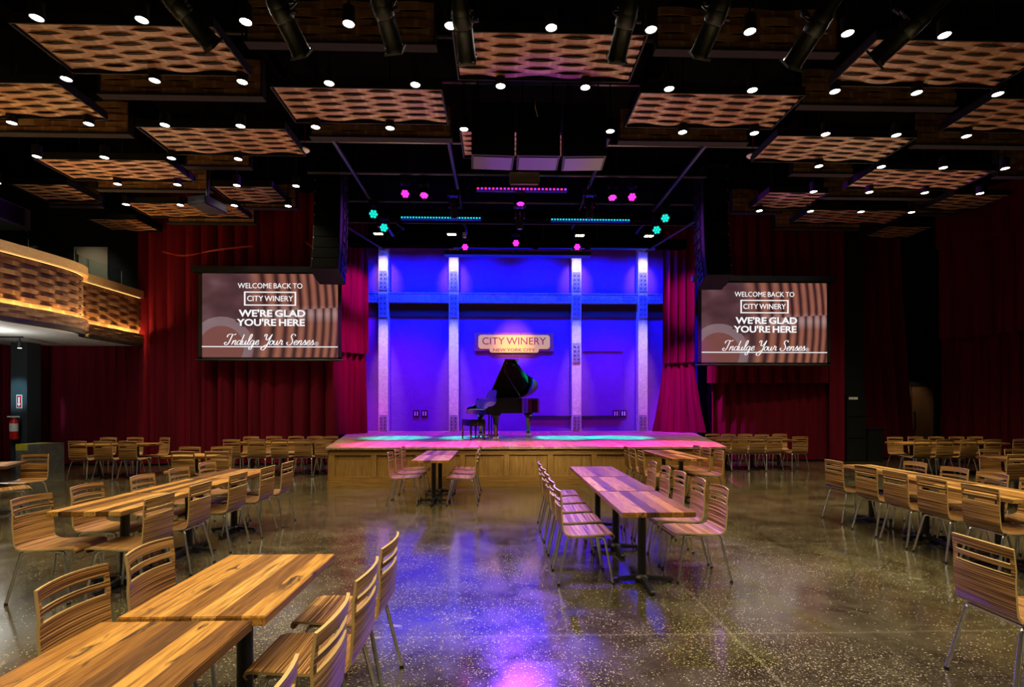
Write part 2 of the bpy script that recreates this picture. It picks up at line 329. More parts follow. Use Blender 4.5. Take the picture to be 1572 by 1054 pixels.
# ------------------------------------------------------------------ mesh kit
class MB:
    def __init__(s): s.v = []; s.f = []; s.uv = []; s.mi = []
    def add(s, vs, fs, uvs=None, mi=0):
        o = len(s.v); s.v += [tuple(p) for p in vs]
        for k, f in enumerate(fs):
            s.f.append([i + o for i in f]); s.uv.append(uvs[k] if uvs else None); s.mi.append(mi)
        return s
    def box(s, c, d, rz=0.0, mtx=None, mi=0):
        x, y, z = d[0] / 2, d[1] / 2, d[2] / 2
        vs = [Vector(p) for p in ((-x, -y, -z), (x, -y, -z), (x, y, -z), (-x, y, -z), (-x, -y, z), (x, -y, z), (x, y, z), (-x, y, z))]
        m = mtx if mtx is not None else (Matrix.Translation(c) @ Matrix.Rotation(rz, 4, 'Z'))
        return s.add([m @ p for p in vs], [(0, 3, 2, 1), (4, 5, 6, 7), (0, 1, 5, 4), (1, 2, 6, 5), (2, 3, 7, 6), (3, 0, 4, 7)], mi=mi)
    def span(s, lo, hi, mi=0): return s.box([(a + b) / 2 for a, b in zip(lo, hi)], [b - a for a, b in zip(lo, hi)], mi=mi)
    def tube(s, pts, r, seg=8, closed=False, mi=0):
        P = [Vector(p) for p in pts]; n = len(P); rr = r if isinstance(r, (list, tuple)) else [r] * n
        T = []
        for i in range(n):
            a = P[(i - 1) % n] if closed else P[max(i - 1, 0)]; b = P[(i + 1) % n] if closed else P[min(i + 1, n - 1)]
            T.append((b - a).normalized())
        up = Vector((0, 0, 1)) if abs(T[0].z) < .9 else Vector((1, 0, 0))
        N = (up - T[0] * up.dot(T[0])).normalized(); vs = []
        for i in range(n):
            N = (N - T[i] * N.dot(T[i])).normalized(); B = T[i].cross(N)
            for k in range(seg):
                a = 2 * pi * k / seg; vs.append(P[i] + (N * cos(a) + B * sin(a)) * rr[i])
        fs = []
        for i in range(n if closed else n - 1):
            j = (i + 1) % n
            for k in range(seg): fs.append((i * seg + k, i * seg + (k + 1) % seg, j * seg + (k + 1) % seg, j * seg + k))
        if not closed: fs += [tuple(range(seg - 1, -1, -1)), tuple((n - 1) * seg + k for k in range(seg))]
        return s.add(vs, fs, mi=mi)
    def lathe(s, prof, c=(0, 0, 0), seg=20, mtx=None, mi=0):
        m = mtx if mtx is not None else Matrix.Translation(c); vs = []
        for r, z in prof:
            for k in range(seg): a = 2 * pi * k / seg; vs.append(m @ Vector((r * cos(a), r * sin(a), z)))
        n = len(prof); fs = [(i * seg + k, i * seg + (k + 1) % seg, (i + 1) * seg + (k + 1) % seg, (i + 1) * seg + k) for i in range(n - 1) for k in range(seg)]
        fs += [tuple(range(seg - 1, -1, -1)), tuple((n - 1) * seg + k for k in range(seg))]
        return s.add(vs, fs, mi=mi)
    def prism(s, out, a, b, mtx=None, mi=0):
        m = mtx or Matrix.Identity(4); n = len(out)
        vs = [m @ Vector((x, y, a)) for x, y in out] + [m @ Vector((x, y, b)) for x, y in out]
        fs = [tuple(range(n - 1, -1, -1)), tuple(range(n, 2 * n))] + [(i, (i + 1) % n, n + (i + 1) % n, n + i) for i in range(n)]
        return s.add(vs, fs, mi=mi)
    def mesh(s, name, mats, smooth=0):
        me = bpy.data.meshes.new(name); me.from_pydata(s.v, [], s.f)
        if any(u for u in s.uv):
            L = me.uv_layers.new(name='UVMap'); k = 0
            for f, u in zip(s.f, s.uv):
                for q in range(len(f)): L.data[k].uv = u[q] if u else (0, 0); k += 1
        for m in (mats if isinstance(mats, (list, tuple)) else [mats]): me.materials.append(m)
        me.polygons.foreach_set('material_index', s.mi)
        bm = bmesh.new(); bm.from_mesh(me); bmesh.ops.recalc_face_normals(bm, faces=bm.faces); bm.to_mesh(me); bm.free()
        if smooth:
            me.polygons.foreach_set('use_smooth', [True] * len(me.polygons)); me.set_sharp_from_angle(angle=R(smooth))
        me.update(); return me
    def build(s, name, mats, parent=None, smooth=0):
        return obj(name, s.mesh(name, mats, smooth), parent)
def obj(name, me, parent=None):
    o = bpy.data.objects.new(name, me); C.objects.link(o)
    if parent is not None: o.parent = parent
    return o
def tag(o, label=None, cat=None, group=None, kind=None):
    if label: o['label'] = label
    if cat: o['category'] = cat
    if group: o['group'] = group
    if kind: o['kind'] = kind
    return o
def thing(name, label, cat, loc=(0, 0, 0), rz=0.0, group=None):
    o = bpy.data.objects.new(name, None); C.objects.link(o); o.location = loc; o.rotation_euler = (0, 0, rz)
    o.empty_display_size = .1; return tag(o, label, cat, group)
def struct(name, mb, m, smooth=0): return tag(mb.build(name, m, None, smooth), kind='structure')
def dup(root, loc, rz=0.0, label=None, group=None):
    def cp(o, p):
        c = o.copy(); C.objects.link(c); c.parent = p
        for ch in KIDS.get(o, [k for k in o.children]): cp(ch, c)
        return c
    r = cp(root, None); r.location = loc; r.rotation_euler = (0, 0, rz)
    if label: r['label'] = label
    if group: r['group'] = group
    return r
KIDS = {}
def solidified(mb, name, mats, thick, rim=None, smooth=30):
    me = mb.mesh(name, mats); o = bpy.data.objects.new('tmp', me); C.objects.link(o)
    md = o.modifiers.new('s', 'SOLIDIFY'); md.thickness = thick; md.offset = 0
    if rim is not None: md.material_offset_rim = rim
    dg = bpy.context.evaluated_depsgraph_get(); out = bpy.data.meshes.new_from_object(o.evaluated_get(dg))
    bpy.data.objects.remove(o); bpy.data.meshes.remove(me); out.name = name
    out.polygons.foreach_set('use_smooth', [True] * len(out.polygons)); out.set_sharp_from_angle(angle=R(smooth)); return out
def aim(o, d): o.rotation_euler = Vector(d).to_track_quat('Y', 'Z').to_euler()
def bend(pts, rad=.05, n=4):
    P = [Vector(p) for p in pts]; out = [P[0]]
    for i in range(1, len(P) - 1):
        a, b, c = P[i - 1], P[i], P[i + 1]; u = (a - b).normalized(); w = (c - b).normalized()
        k = min(rad, (a - b).length * .45, (c - b).length * .45); p, q = b + u * k, b + w * k
        out += [p.lerp(b, t).lerp(b.lerp(q, t), t) for t in [j / n for j in range(n + 1)]]
    return out + [P[-1]]
def crom(P, n=6):
    P = [Vector(p) for p in P]; Q = [P[0] * 2 - P[1]] + P + [P[-1] * 2 - P[-2]]; out = []
    for i in range(1, len(Q) - 2):
        for k in range(n):
            t = k / n; a, b, c, d = Q[i - 1:i + 3]
            out.append(.5 * ((2 * b) + (c - a) * t + (2 * a - 5 * b + 4 * c - d) * t * t + (3 * b - a - 3 * c + d) * t ** 3))
    return out + [P[-1]]
def text_mesh(s, size, ext, off=0.0, sx=1.0):
    cu = bpy.data.curves.new('t', 'FONT'); cu.body = s; cu.size = size; cu.extrude = ext; cu.offset = off
    cu.align_x = 'CENTER'; cu.align_y = 'CENTER'; cu.resolution_u = 3; cu.space_character = 1.0; cu.space_word = .72
    o = bpy.data.objects.new('t', cu); C.objects.link(o); dg = bpy.context.evaluated_depsgraph_get()
    me = bpy.data.meshes.new_from_object(o.evaluated_get(dg)); bpy.data.objects.remove(o); bpy.data.curves.remove(cu)
    xs = [v.co.x for v in me.vertices]; ys = [v.co.y for v in me.vertices]; mx, my = (min(xs) + max(xs)) / 2, (min(ys) + max(ys)) / 2
    for v in me.vertices: v.co.x = (v.co.x - mx) * sx; v.co.y -= my
    return me
def lettering(name, s, width, height, m, parent, loc, rot, ext=.004, bold=0.0):
    me = text_mesh(s, 1.0, ext, bold); xs = [v.co.x for v in me.vertices]; ys = [v.co.y for v in me.vertices]
    kx, ky = width / (max(xs) - min(xs)), height / (max(ys) - min(ys))
    for v in me.vertices: v.co.x *= kx; v.co.y *= ky
    me.materials.clear(); me.materials.append(m); me.name = name
    o = obj(name, me, parent); o.location = loc; o.rotation_euler = rot; return o
ORD = ['first', 'second', 'third', 'fourth', 'fifth', 'sixth', 'seventh', 'eighth', 'ninth', 'tenth', 'eleventh', 'twelfth', 'thirteenth', 'fourteenth', 'fifteenth']

# ------------------------------------------------------------------ the room
def slab(name, lo, hi, m): return struct(name, MB().span(lo, hi), m)
slab('floor', (-14.5, -3.5, -.1), (16.5, 16, 0), M['floor'])
slab('ceiling', (-14.5, -3.5, 7.7), (16.5, 16, 7.8), M['deck'])
slab('wall_left', (-13.6, -3.5, 0), (-13.4, 16, 7.7), M['dark_wall'])
slab('wall_right', (15.2, -3.5, 0), (15.4, 16, 7.7), M['dark_wall'])
slab('wall_rear', (-13.4, -3.5, 0), (15.2, -3.3, 7.7), M['dark_wall'])
slab('wall_front_left', (-13.4, 13.0, 0), (-5.0, 13.2, 7.7), M['dark_wall'])
slab('wall_front_right', (6.5, 13.4, 0), (10.9, 13.6, 7.7), M['dark_wall'])
slab('wall_niche', (10.9, 14.9, 0), (15.2, 15.05, 7.7), M['dark_wall'])
slab('wall_stage', (-5.3, 15.05, 0), (6.6, 15.25, 7.7), M['stage_wall'])
slab('wall_stage_header', (-5.1, 14.62, 6.74), (6.6, 14.72, 7.7), M['deck'])
slab('wall_stage_left', (-5.3, 13.2, 0), (-5.1, 15.05, 7.7), M['deck'])
slab('wall_stage_right', (6.6, 13.6, 0), (6.8, 15.05, 7.7), M['deck'])
for k, x in enumerate((-10.5, -7.2, -3.9, -.6, 2.7, 6.0, 9.3)):
    mb = MB(); mb.span((x - .1, 3, 7.66), (x + .1, 15, 7.695)); mb.span((x - .02, 3, 7.38), (x + .02, 15, 7.67)); mb.span((x - .1, 3, 7.36), (x + .1, 15, 7.39))
    struct('beam_ceiling', mb, M['deck'])

# steel columns and girder on the rear stage wall
COLX = (-3.77, -1.5, 2.5, 4.68)
def rivets(mb, cx, cz, y, nx, nz, dx, dz, r=.03):
    for i in range(nx):
        for j in range(nz):
            mb.lathe([(r, 0), (r, .012), (r * .5, .02)], seg=8, mtx=Matrix.Translation((cx + (i - (nx - 1) / 2) * dx, y, cz + (j - (nz - 1) / 2) * dz)) @ Matrix.Rotation(pi / 2, 4, 'X'))
for k, x in enumerate(COLX):
    mb = MB(); mb.span((x - .155, 14.80, .79), (x + .155, 14.86, 7.4)); mb.span((x - .05, 14.86, .79), (x + .05, 15.02, 7.4)); mb.span((x - .155, 15.0, .79), (x + .155, 15.05, 7.4))
    o = struct('column_stage', mb, M['steel_col'])
    for cz, h in ((1.07, .5), (5.66, .62), (4.85, .75)) + (((3.35, .62),) if k == 2 else ()):
        p = MB(); p.span((x - .125, 14.775, cz - h / 2), (x + .125, 14.80, cz + h / 2)); pl = p.build('splice_plate', M['splice'], o)
        r = MB(); rivets(r, x, cz, 14.776, 2, 4, .12, h / 4.6); r.build('rivet_field', M['rivet'], pl); 
xs = [-5.1] + list(COLX) + [6.6]
for a, b in zip(xs[:-1], xs[1:]):
    mb = MB(); lo, hi = a + .157, b - .157
    mb.span((lo, 14.86, 5.00), (hi, 14.92, 5.26)); mb.span((lo, 14.84, 5.26), (hi, 15.05, 5.30)); mb.span((lo, 14.84, 4.97), (hi, 15.05, 5.01))
    o = struct('beam_stage', mb, M['steel_beam'])
    r = MB()
    for cx in (lo + .3, hi - .3): rivets(r, cx, 5.13, 14.861, 4, 2, .11, .1, .018)
    r.build('rivet_field', M['rivet'], o)
    tr = struct('band_stage', MB().span((lo, 15.0, 4.55), (hi, 15.049, 4.965)), M['dark_strip'])  # dark strip across the wall below the beam
# faint door outline and ledge on the stage wall
struct('trim_stage_door', MB().span((2.75, 15.02, 3.42), (4.1, 15.049, 3.45)).span((4.08, 15.03, 1.3), (4.1, 15.049, 3.45)), M['stage_wall'])
struct('trim_ledge', MB().span((.9, 14.98, 1.24), (4.0, 15.05, 1.29)), M['dark_strip'])
for x, pl in ((-2.75, 'beside the balcony-side column'), (-2.48, 'inner of the pair beyond the balcony-side column'), (3.85, 'nearer the door-side column group'), (4.1, 'outer of the door-side pair')):
    o = thing('power_outlet', 'dark outlet box on the blue stage wall, ' + pl, 'outlet', (x, 15.05, 1.36))
    MB().span((-.1, -.03, -.11), (.1, 0, .11)).build('cover_plate', M['black'], o)
    MB().span((-.06, -.036, -.07), (-.02, -.028, .07)).build('socket', M['white'], o); MB().span((.02, -.036, -.07), (.06, -.028, .07)).build('socket', M['white'], o)

# ------------------------------------------------------------------ stage
ZS = .79
st = thing('stage', 'raised oak panelled stage under the piano with coloured light on its boards', 'stage', (0, 0, 0))
OUT = [(-3.46, 9.1), (4.6, 9.12), (6.3, 15.0), (-4.86, 15.0)]
MB().prism(OUT, ZS - .035, ZS).build('deck', M['stage_floor'], st)
ins = [(-3.40, 9.17), (4.55, 9.19), (6.24, 15.0), (-4.80, 15.0)]
MB().prism(ins, .0, ZS - .036).build('core', M['oak_h'], st)
def face(p, q, n, parent):
    p, q = Vector((*p, 0)), Vector((*q, 0)); L = (q - p).length; d = (q - p) / L; nrm = Vector((d.y, -d.x, 0))
    m = Matrix((( d.x, -nrm.x, 0, p.x), (d.y, -nrm.y, 0, p.y), (0, 0, 1, 0), (0, 0, 0, 1)))
    def bx(lo, hi, name, mm):
        c = [(a + b) / 2 for a, b in zip(lo, hi)]; MB().box(None, [b - a for a, b in zip(lo, hi)], mtx=m @ Matrix.Translation(c)).build(name, mm, parent)
    bx((0, -.05, .0), (L, .0, .115), 'plinth', M['oak_h']); bx((0, -.035, .115), (L, 0, .21), 'bottom_rail', M['oak_h'])
    bx((0, -.035, .64), (L, 0, ZS - .037), 'top_rail', M['oak_h'])
    for k in range(n + 1):
        w = .11; x = min(max(k * L / n - w / 2, 0), L - w); bx((x, -.035, .21), (x + w, 0, .64), 'stile', M['oak'])
    for k in range(n): bx((k * L / n + .06, -.012, .21), ((k + 1) * L / n - .06, .0, .64), 'field_panel', M['oak'])
face(ins[0], ins[1], 9, st); face((4.55, 9.19), (6.1, 14.4), 6, st); face((-4.66, 14.4), (-3.40, 9.17), 6, st)

# ------------------------------------------------------------------ curtains
def curtain(name, label, pts, z0, z1, pleat=.30, amp=.07, seed=0, flare=0.0, hem_wave=.0, part=None, skew=0.0, parent=None):
    """pleated velvet hanging along a plan polyline"""
    rnd = random.Random(seed); P = [Vector((*p, 0)) for p in pts]
    cum = [0]
    for a, b in zip(P[:-1], P[1:]): cum.append(cum[-1] + (b - a).length)
    L = cum[-1]; nu = max(int(L / .028), 20); nz = 12
    phs = [rnd.uniform(0, 6.28) for _ in range(6)]; vs = []
    for i in range(nu + 1):
        s = L * i / nu; k = max(j for j in range(len(P) - 1) if cum[j] <= s + 1e-9); t = (s - cum[k]) / max(cum[k + 1] - cum[k], 1e-9)
        p = P[k].lerp(P[k + 1], t); d = (P[k + 1] - P[k]).normalized(); nrm = Vector((d.y, -d.x, 0))
        ph = 2 * pi * s / pleat + .9 * sin(s * 1.7 + phs[0]) + .6 * sin(s * 3.9 + phs[1])
        for j in range(nz + 1):
            w = j / nz; z = z0 + (z1 - z0) * w
            grow = 1.15 - .45 * w
            a = 1.25 * amp * grow * (.75 + .35 * sin(s * 2.3 + phs[2])) * (sin(ph + .35 * sin(w * 2.2 + s)) + .35 * sin(2 * ph + phs[3] + w))
            off = nrm * a + d * (.03 * sin(2 * ph) + flare * (s / L - .5) * (1 - w) ** 1.6 + skew * (1 - w) ** 1.5)
            zz = z + (hem_wave * sin(ph * .5 + phs[4]) if j == 0 else 0)
            vs.append(p + off + Vector((0, 0, zz)))
    fs = [(i * (nz + 1) + j, (i + 1) * (nz + 1) + j, (i + 1) * (nz + 1) + j + 1, i * (nz + 1) + j + 1) for i in range(nu) for j in range(nz)]
    mb = MB().add(vs, fs); me = solidified(mb, part or name, [M['velvet']], .012, None, 60)
    o = obj(part or name, me, parent)
    if not parent: tag(o, label, 'curtain')
    return o
curtain('stage_curtain', 'burgundy velvet curtain hanging below the balcony beside the black column', [(-12.9, 12.72), (-9.86, 12.72)], .04, 3.28, .34, .07, 3)
curtain('stage_curtain', 'tall burgundy curtain behind the balcony-side projection screen', [(-9.82, 12.62), (-7.0, 12.66), (-4.5, 12.72)], .04, 7.5, .42, .085, 4)
t = thing('stage_curtain', 'pink-lit burgundy drape at the balcony side of the blue stage wall', 'curtain')
curtain('lower_drape', '', [(-4.62, 13.0), (-4.30, 13.45), (-3.98, 13.72)], ZS + .012, 4.0, .20, .06, 5, .12, parent=t)
curtain('upper_drape', '', [(-4.66, 12.9), (-4.26, 13.34), (-3.93, 13.62)], 3.15, 7.3, .20, .06, 6, parent=t)
t = thing('stage_curtain', 'magenta-lit drape at the door side of the blue stage wall, spread at its foot', 'curtain')
curtain('lower_drape', '', [(5.20, 14.3), (5.6, 14.05), (5.95, 13.85)], ZS + .012, 3.6, .22, .07, 7, .75, parent=t)
curtain('upper_drape', '', [(5.12, 14.2), (5.5, 13.95), (5.95, 13.7)], 2.95, 7.3, .22, .06, 8, parent=t)
t = thing('stage_curtain', 'burgundy curtain with a gathered valance under the door-side projection screen', 'curtain')
curtain('lower_drape', '', [(6.2, 13.3), (9.8, 13.16)], .04, 2.75, .30, .05, 9, parent=t)
curtain('upper_drape', '', [(6.05, 13.15), (7.0, 13.02), (9.55, 12.98)], 2.28, 7.5, .40, .075, 10, parent=t)
curtain('side_drape', '', [(9.55, 12.95), (9.95, 12.9)], .04, 7.5, .26, .06, 12, parent=t)
curtain('stage_curtain', 'dark burgundy curtain pulled aside between black cabinet and double doors', [(10.6, 13.75), (11.6, 13.7), (12.3, 13.75)], .04, 7.5, .36, .09, 13, .0, skew=.45)
t = thing('stage_curtain', 'burgundy curtain with deep valance on the side wall beyond the double doors', 'curtain')
curtain('lower_drape', '', [(13.0, 13.1), (13.35, 12.4), (13.75, 11.3), (14.2, 9.6), (14.5, 8.0)], .04, 4.2, .33, .08, 14, parent=t)
curtain('upper_drape', '', [(12.86, 13.02), (13.2, 12.3), (13.6, 11.2), (14.05, 9.5), (14.35, 8.0)], 3.55, 6.6, .42, .07, 15, parent=t)
curtain('top_pelmet', '', [(12.70, 13.0), (13.05, 12.2), (13.45, 11.1), (13.9, 9.4), (14.2, 8.0)], 6.15, 7.5, .9, .06, 16, parent=t)
curtain('stage_curtain', 'dark curtain in shadow behind the black column under the balcony', [(-13.2, 8.0), (-13.15, 12.6)], .04, 3.28, .34, .06, 17)

# niche doors and cabinets
t = thing('double_door', 'dark wooden double door with bar handles in the shadowed niche', 'door', (13.62, 14.8, 0))
for s in (-1, 1):
    d = MB().span((min(s * .02, s * .74), -.05, .02), (max(s * .02, s * .74), .0, 2.25)).build('door_leaf', M['door_wood'], t)
    MB().tube(bend([(s * .08, -.05, .8), (s * .08, -.12, .82), (s * .08, -.12, 1.4), (s * .08, -.05, 1.42)], .03), .014).build('pull_handle', M['black_semi'], d)
MB().span((-.86, -.06, 0), (-.745, .04, 2.4)).span((.745, -.06, 0), (.86, .04, 2.4)).span((-.86, -.06, 2.255), (.86, .04, 2.4)).build('door_frame', M['black'], t)
struct('trim_niche', MB().span((12.2, 14.84, 2.9), (15.0, 14.9, 2.94)), M['dark_wall'])
t = thing('storage_cabinet', 'tall black cabinet standing in the gap beside the door-side curtain', 'cabinet', (10.32, 12.94, 0))
MB().span((-.28, 0, 0), (.28, .4, 1.95)).build('body', M['black_semi'], t)
for k in range(3): 
    d = MB().span((-.25, -.015, .06 + k * .63), (.25, 0, .66 + k * .63)).build('door', M['black_semi'], t)
MB().span((-.24, -.02, 1.8), (.02, -.014, 1.87)).build('paper_label', M['white'], t)
t = thing('black_crate', 'low black cabinet on the floor in front of the pulled-aside curtain', 'cabinet', (10.83, 12.9, 0))
MB().span((-.2, 0, 0), (.24, .4, .93)).build('body', M['black_semi'], t); MB().span((-.22, -.02, .93), (.26, .42, .97)).build('top', M['black'], t)

# ------------------------------------------------------------------ woven panels
def stave(mb, path, nrm, wid, j, amp, lam, thick, L, ph=0.0):
    """one stave: slab along path(u)->point, bulging along nrm(u); wid = vector across"""
    n = max(int(L / .07), 6); vs = []; fs = []; uv = []
    for i in range(n + 1):
        u = L * i / n; b = amp * sin(2 * pi * u / lam + ph + pi * (j % 2)); p = path(u); q = nrm(u)
        for a, t in ((0, 0), (1, 0), (1, 1), (0, 1)): vs.append(p + wid * a + q * (b - t * thick))
    for i in range(n):
        for k in range(4):
            o = i * 4; k2 = (k + 1) % 4; fs.append((o + k, o + k2, o + 4 + k2, o + 4 + k)); u0, u1 = L * i / n, L * (i + 1) / n
            va, vb = {0: (j + .02, j + .98), 1: (j + .98, j + .96), 2: (j + .98, j + .02), 3: (j + .04, j + .02)}[k]
            uv.append([(u0, va), (u0, vb), (u1, vb), (u1, va)])
    for o in (0, n * 4): fs.append((o, o + 1, o + 2, o + 3)); uv.append([(0, j + .3), (0, j + .7), (.01, j + .7), (.01, j + .3)])
    mb.add(vs, fs, uv)
def woven_mesh(L, rows, w, amp=.021, lam=.90, thick=.014, vertical=False):
    mb = MB()
    for j in range(rows):
        if vertical: path = lambda u, j=j: Vector((u - L / 2, 0, j * w)); wid = Vector((0, 0, w * .94)); q = lambda u: Vector((0, -1, 0))
        else: path = lambda u, j=j: Vector((u - L / 2, j * w, 0)); wid = Vector((0, w * .94, 0)); q = lambda u: Vector((0, 0, -1))
        stave(mb, path, q, wid, j, amp, lam, thick, L)
    return mb.mesh('woven_staves', M['stave'], 40)
ZP = 6.36
PAN = {}
def panel(x, y, L, label):
    if L not in PAN:
        fr = MB(); D = .897
        fr.span((-L / 2 - .015, -.03, .03), (L / 2 + .015, D + .03, .06))
        for a, b in (((-L / 2 - .03, -.04), (-L / 2 - .012, D + .04)), ((L / 2 + .012, -.04), (L / 2 + .03, D + .04)), ((-L / 2 - .03, -.045), (L / 2 + .03, -.03)), ((-L / 2 - .03, D + .03), (L / 2 + .03, D + .045))):
            fr.span((*a, -.035), (*b, .10))
        PAN[L] = (woven_mesh(L, 10, .0897), fr.mesh('frame', M['black_matt']))
    o = thing('woven_panel', label, 'ceiling panel', (x, y, ZP), 0, 'flat woven ceiling panels')
    obj('woven_staves', PAN[L][0], o); obj('frame', PAN[L][1], o)
    h = MB(); h.tube([(-L * .3, .4, .05), (-L * .3, .4, 1.3)], .006, 5); h.build('hanger_rod', M['pipe'], o)
    h = MB(); h.tube([(L * .3, .4, .05), (L * .3, .4, 1.3)], .006, 5); h.build('hanger_rod', M['pipe'], o)
BAF = {}
def baffle(x, y, L, label):
    if L not in BAF:
        fr = MB(); fr.span((-L / 2, .03, 0), (L / 2, .06, .56))
        for s in (-1, 1): fr.span((min(s * L / 2, s * (L / 2 + .02)), -.03, 0), (max(s * L / 2, s * (L / 2 + .02)), .1, .56))
        lip = MB().span((-L / 2 - .03, -.04, -.03), (L / 2 + .03, .11, 0))
        BAF[L] = (woven_mesh(L, 5, .112, .022, .95, .012, True), fr.mesh('backing_board', M['black_matt']), lip.mesh('bottom_lip', M['baffle_lip']))
    o = thing('vertical_baffle', label, 'ceiling baffle', (x, y, ZP + .02), 0, 'upright woven ceiling baffles')
    obj('woven_staves', BAF[L][0], o); obj('backing_board', BAF[L][1], o); obj('bottom_lip', BAF[L][2], o)
    for s in (-.3, .3): MB().tube([(L * s, .05, .5), (L * s, .05, 1.3)], .006, 5).build('hanger_rod', M['pipe'], o)
ROWY = [5.77, 6.83, 7.86, 8.92, 9.94, 10.80, 11.76]
SIDE = lambda x: 'on the balcony side' if x < -2.9 else ('on the door side' if x > 4 else 'over the middle')
PANELS = {0: [(-4.8, 2.43), (.64, 2.43), (6.08, 2.43)], 1: [(-7.7, 2.43), (-2.13, 2.48), (3.37, 2.46), (8.78, 2.43)], 2: [(-4.9, 2.43), (.55, 2.43), (6.08, 2.43)],
          3: [(-7.66, 2.43), (8.7, 2.43)], 4: [(-9.84, 1.2), (-5.56, 1.26), (6.6, 1.26), (10.78, 1.26)], 5: [(-7.5, 2.45), (8.75, 2.45)], 6: [(-9.82, 1.25), (10.8, 1.2)]}
BAFFLES = {0: [(-2.08, 2.43), (3.31, 2.43)], 1: [(-4.88, 2.43), (6.0, 2.5)], 2: [(-7.7, 2.43), (-2.1, 2.45), (3.3, 2.3), (8.75, 2.43)], 3: [(-5.6, 1.24), (6.6, 1.24), (10.9, 1.24)],
           4: [(-7.6, 2.43), (8.6, 2.5)], 5: [(-10.1, 1.2), (-5.5, 1.2), (6.3, 1.2), (10.7, 1.2)], 6: [(-7.5, 2.2), (8.5, 2.3)]}
NROW = 7
for r, L in PANELS.items():
    for k, (x, w) in enumerate(L):
        rp = 'row at the picture top' if r == 0 else ORD[r] + ' row down from the picture top'
        panel(x, ROWY[r], w, f'flat woven wood ceiling panel, {ORD[k]} from the balcony, {rp}')
for r, L in BAFFLES.items():
    for k, (x, w) in enumerate(L):
        rp = 'row at the picture top' if r == 0 else ORD[r] + ' row down from the top'
        baffle(x, ROWY[r] + .25, w, f'dim upright woven baffle, {ORD[k]} from the balcony, {rp}')

# ------------------------------------------------------------------ downlights
can = MB().lathe([(.05, .22), (.075, .20), (.078, .0), (.068, .0), (.066, .02)], seg=16).mesh('housing', M['black_matt'], 35)
lens = MB().lathe([(.066, .008), (.066, .012)], seg=16).mesh('lens', M['lens'])
stem_m = MB().tube([(0, 0, .2), (0, 0, 1.475)], .012, 6).mesh('stem', M['black_matt'])
LY = [5.54, 6.57, 7.61, 8.63, 9.66, 10.64]
def lx(r, i): return -.6 + 1.2265 * i + (.61 if r % 2 else 0)
LAMPS = {0: [i for i in range(-4, 6)], 1: [i for i in range(-5, 7)], 2: [i for i in range(-6, 9) if i != 1], 3: [-7, -6, -5, -4, 5, 6, 7, 8],
         4: [-8, -6, -5, -4, -3, 6, 7, 8, 9], 5: [-7, -6, -5, -4, 5, 6, 7, 8]}
for r, I in LAMPS.items():
    for k, i in enumerate(I):
        row = 'topmost row' if r == 0 else ORD[r] + ' row from the top'
        o = thing('downlight', f'lit round ceiling downlight, {ORD[k]} from the balcony in the {row}', 'ceiling light', (lx(r, i), LY[r], 6.23), 0, 'round downlights between the panels')
        obj('housing', can, o); obj('lens', lens, o); obj('stem', stem_m, o)
        light('downlight_beam', 'SPOT', (0, 0, -.01), LAMP_W, WARM, (0, 0, -1), .05, 100, .75, o)

# ------------------------------------------------------------------ balcony
t = thing('balcony', 'curved balcony clad in woven staves glowing with warm strip light', 'balcony')
def arcpath():
    pts = [(-9.9, 4.0), (-9.55, 6.5), (-9.42, 8.4), (-9.28, 9.3), (-9.22, 9.9), (-9.32, 10.35), (-9.56, 10.62), (-9.72, 10.85), (-9.73, 11.2), (-9.74, 12.55)]
    P = crom([(x, y, 0) for x, y in pts], 12); cum = [0]
    for a, b in zip(P[:-1], P[1:]): cum.append(cum[-1] + (b - a).length)
    def at(u):
        u = min(max(u, 0), cum[-1]); k = 0
        lo, hi = 0, len(P) - 2
        while lo < hi:
            m = (lo + hi + 1) // 2
            if cum[m] <= u: lo = m
            else: hi = m - 1
        k = lo; d = (P[k + 1] - P[k]); return P[k] + d * ((u - cum[k]) / d.length), d.normalized()
    return at, cum[-1]
at, BL = arcpath()
bp = lambda off, z: (lambda u: (lambda q: q[0] + Vector((q[1].y, -q[1].x, 0)) * off + Vector((0, 0, z)))(at(u)))
bn = lambda u: (lambda d: Vector((d.y, -d.x, 0)))(at(u)[1])
def ribbon(name, off0, off1, z0, z1, m, smooth=40):
    n = int(BL / .08); vs = []
    for i in range(n + 1):
        u = BL * i / n
        for o, z in ((off0, z0), (off1, z0), (off1, z1), (off0, z1)): vs.append(bp(o, z)(u))
    fs = [(i * 4 + k, i * 4 + (k + 1) % 4, i * 4 + 4 + (k + 1) % 4, i * 4 + 4 + k) for i in range(n) for k in range(4)] + [(0, 1, 2, 3), (n * 4, n * 4 + 1, n * 4 + 2, n * 4 + 3)]
    return MB().add(vs, fs).build(name, m, t, smooth)
mb = MB()
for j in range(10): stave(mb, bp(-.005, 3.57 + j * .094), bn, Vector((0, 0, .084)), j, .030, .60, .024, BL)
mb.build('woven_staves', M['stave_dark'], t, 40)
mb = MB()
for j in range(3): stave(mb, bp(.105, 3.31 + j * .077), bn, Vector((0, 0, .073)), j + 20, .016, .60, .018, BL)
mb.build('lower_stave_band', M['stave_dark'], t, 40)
ribbon('core', -.15, -.04, 3.3, 4.6, M['black_matt']); ribbon('lower_ledge', -.05, .055, 3.3, 3.52, M['black_matt'])
ribbon('led_strip', .060, .076, 3.521, 3.528, M['warm_led']); ribbon('rail_led_strip', .0, .008, 4.520, 4.527, M['rail_led'])
ribbon('handrail', -.25, .10, 4.53, 4.72, M['rail_oak'])
n = 40; vs = []
for i in range(n + 1):
    p = bp(-.02, 3.24)(BL * i / n); vs += [p, Vector((-13.4, p.y, 3.24)), Vector((-13.4, p.y, 3.30)), p + Vector((0, 0, .06))]
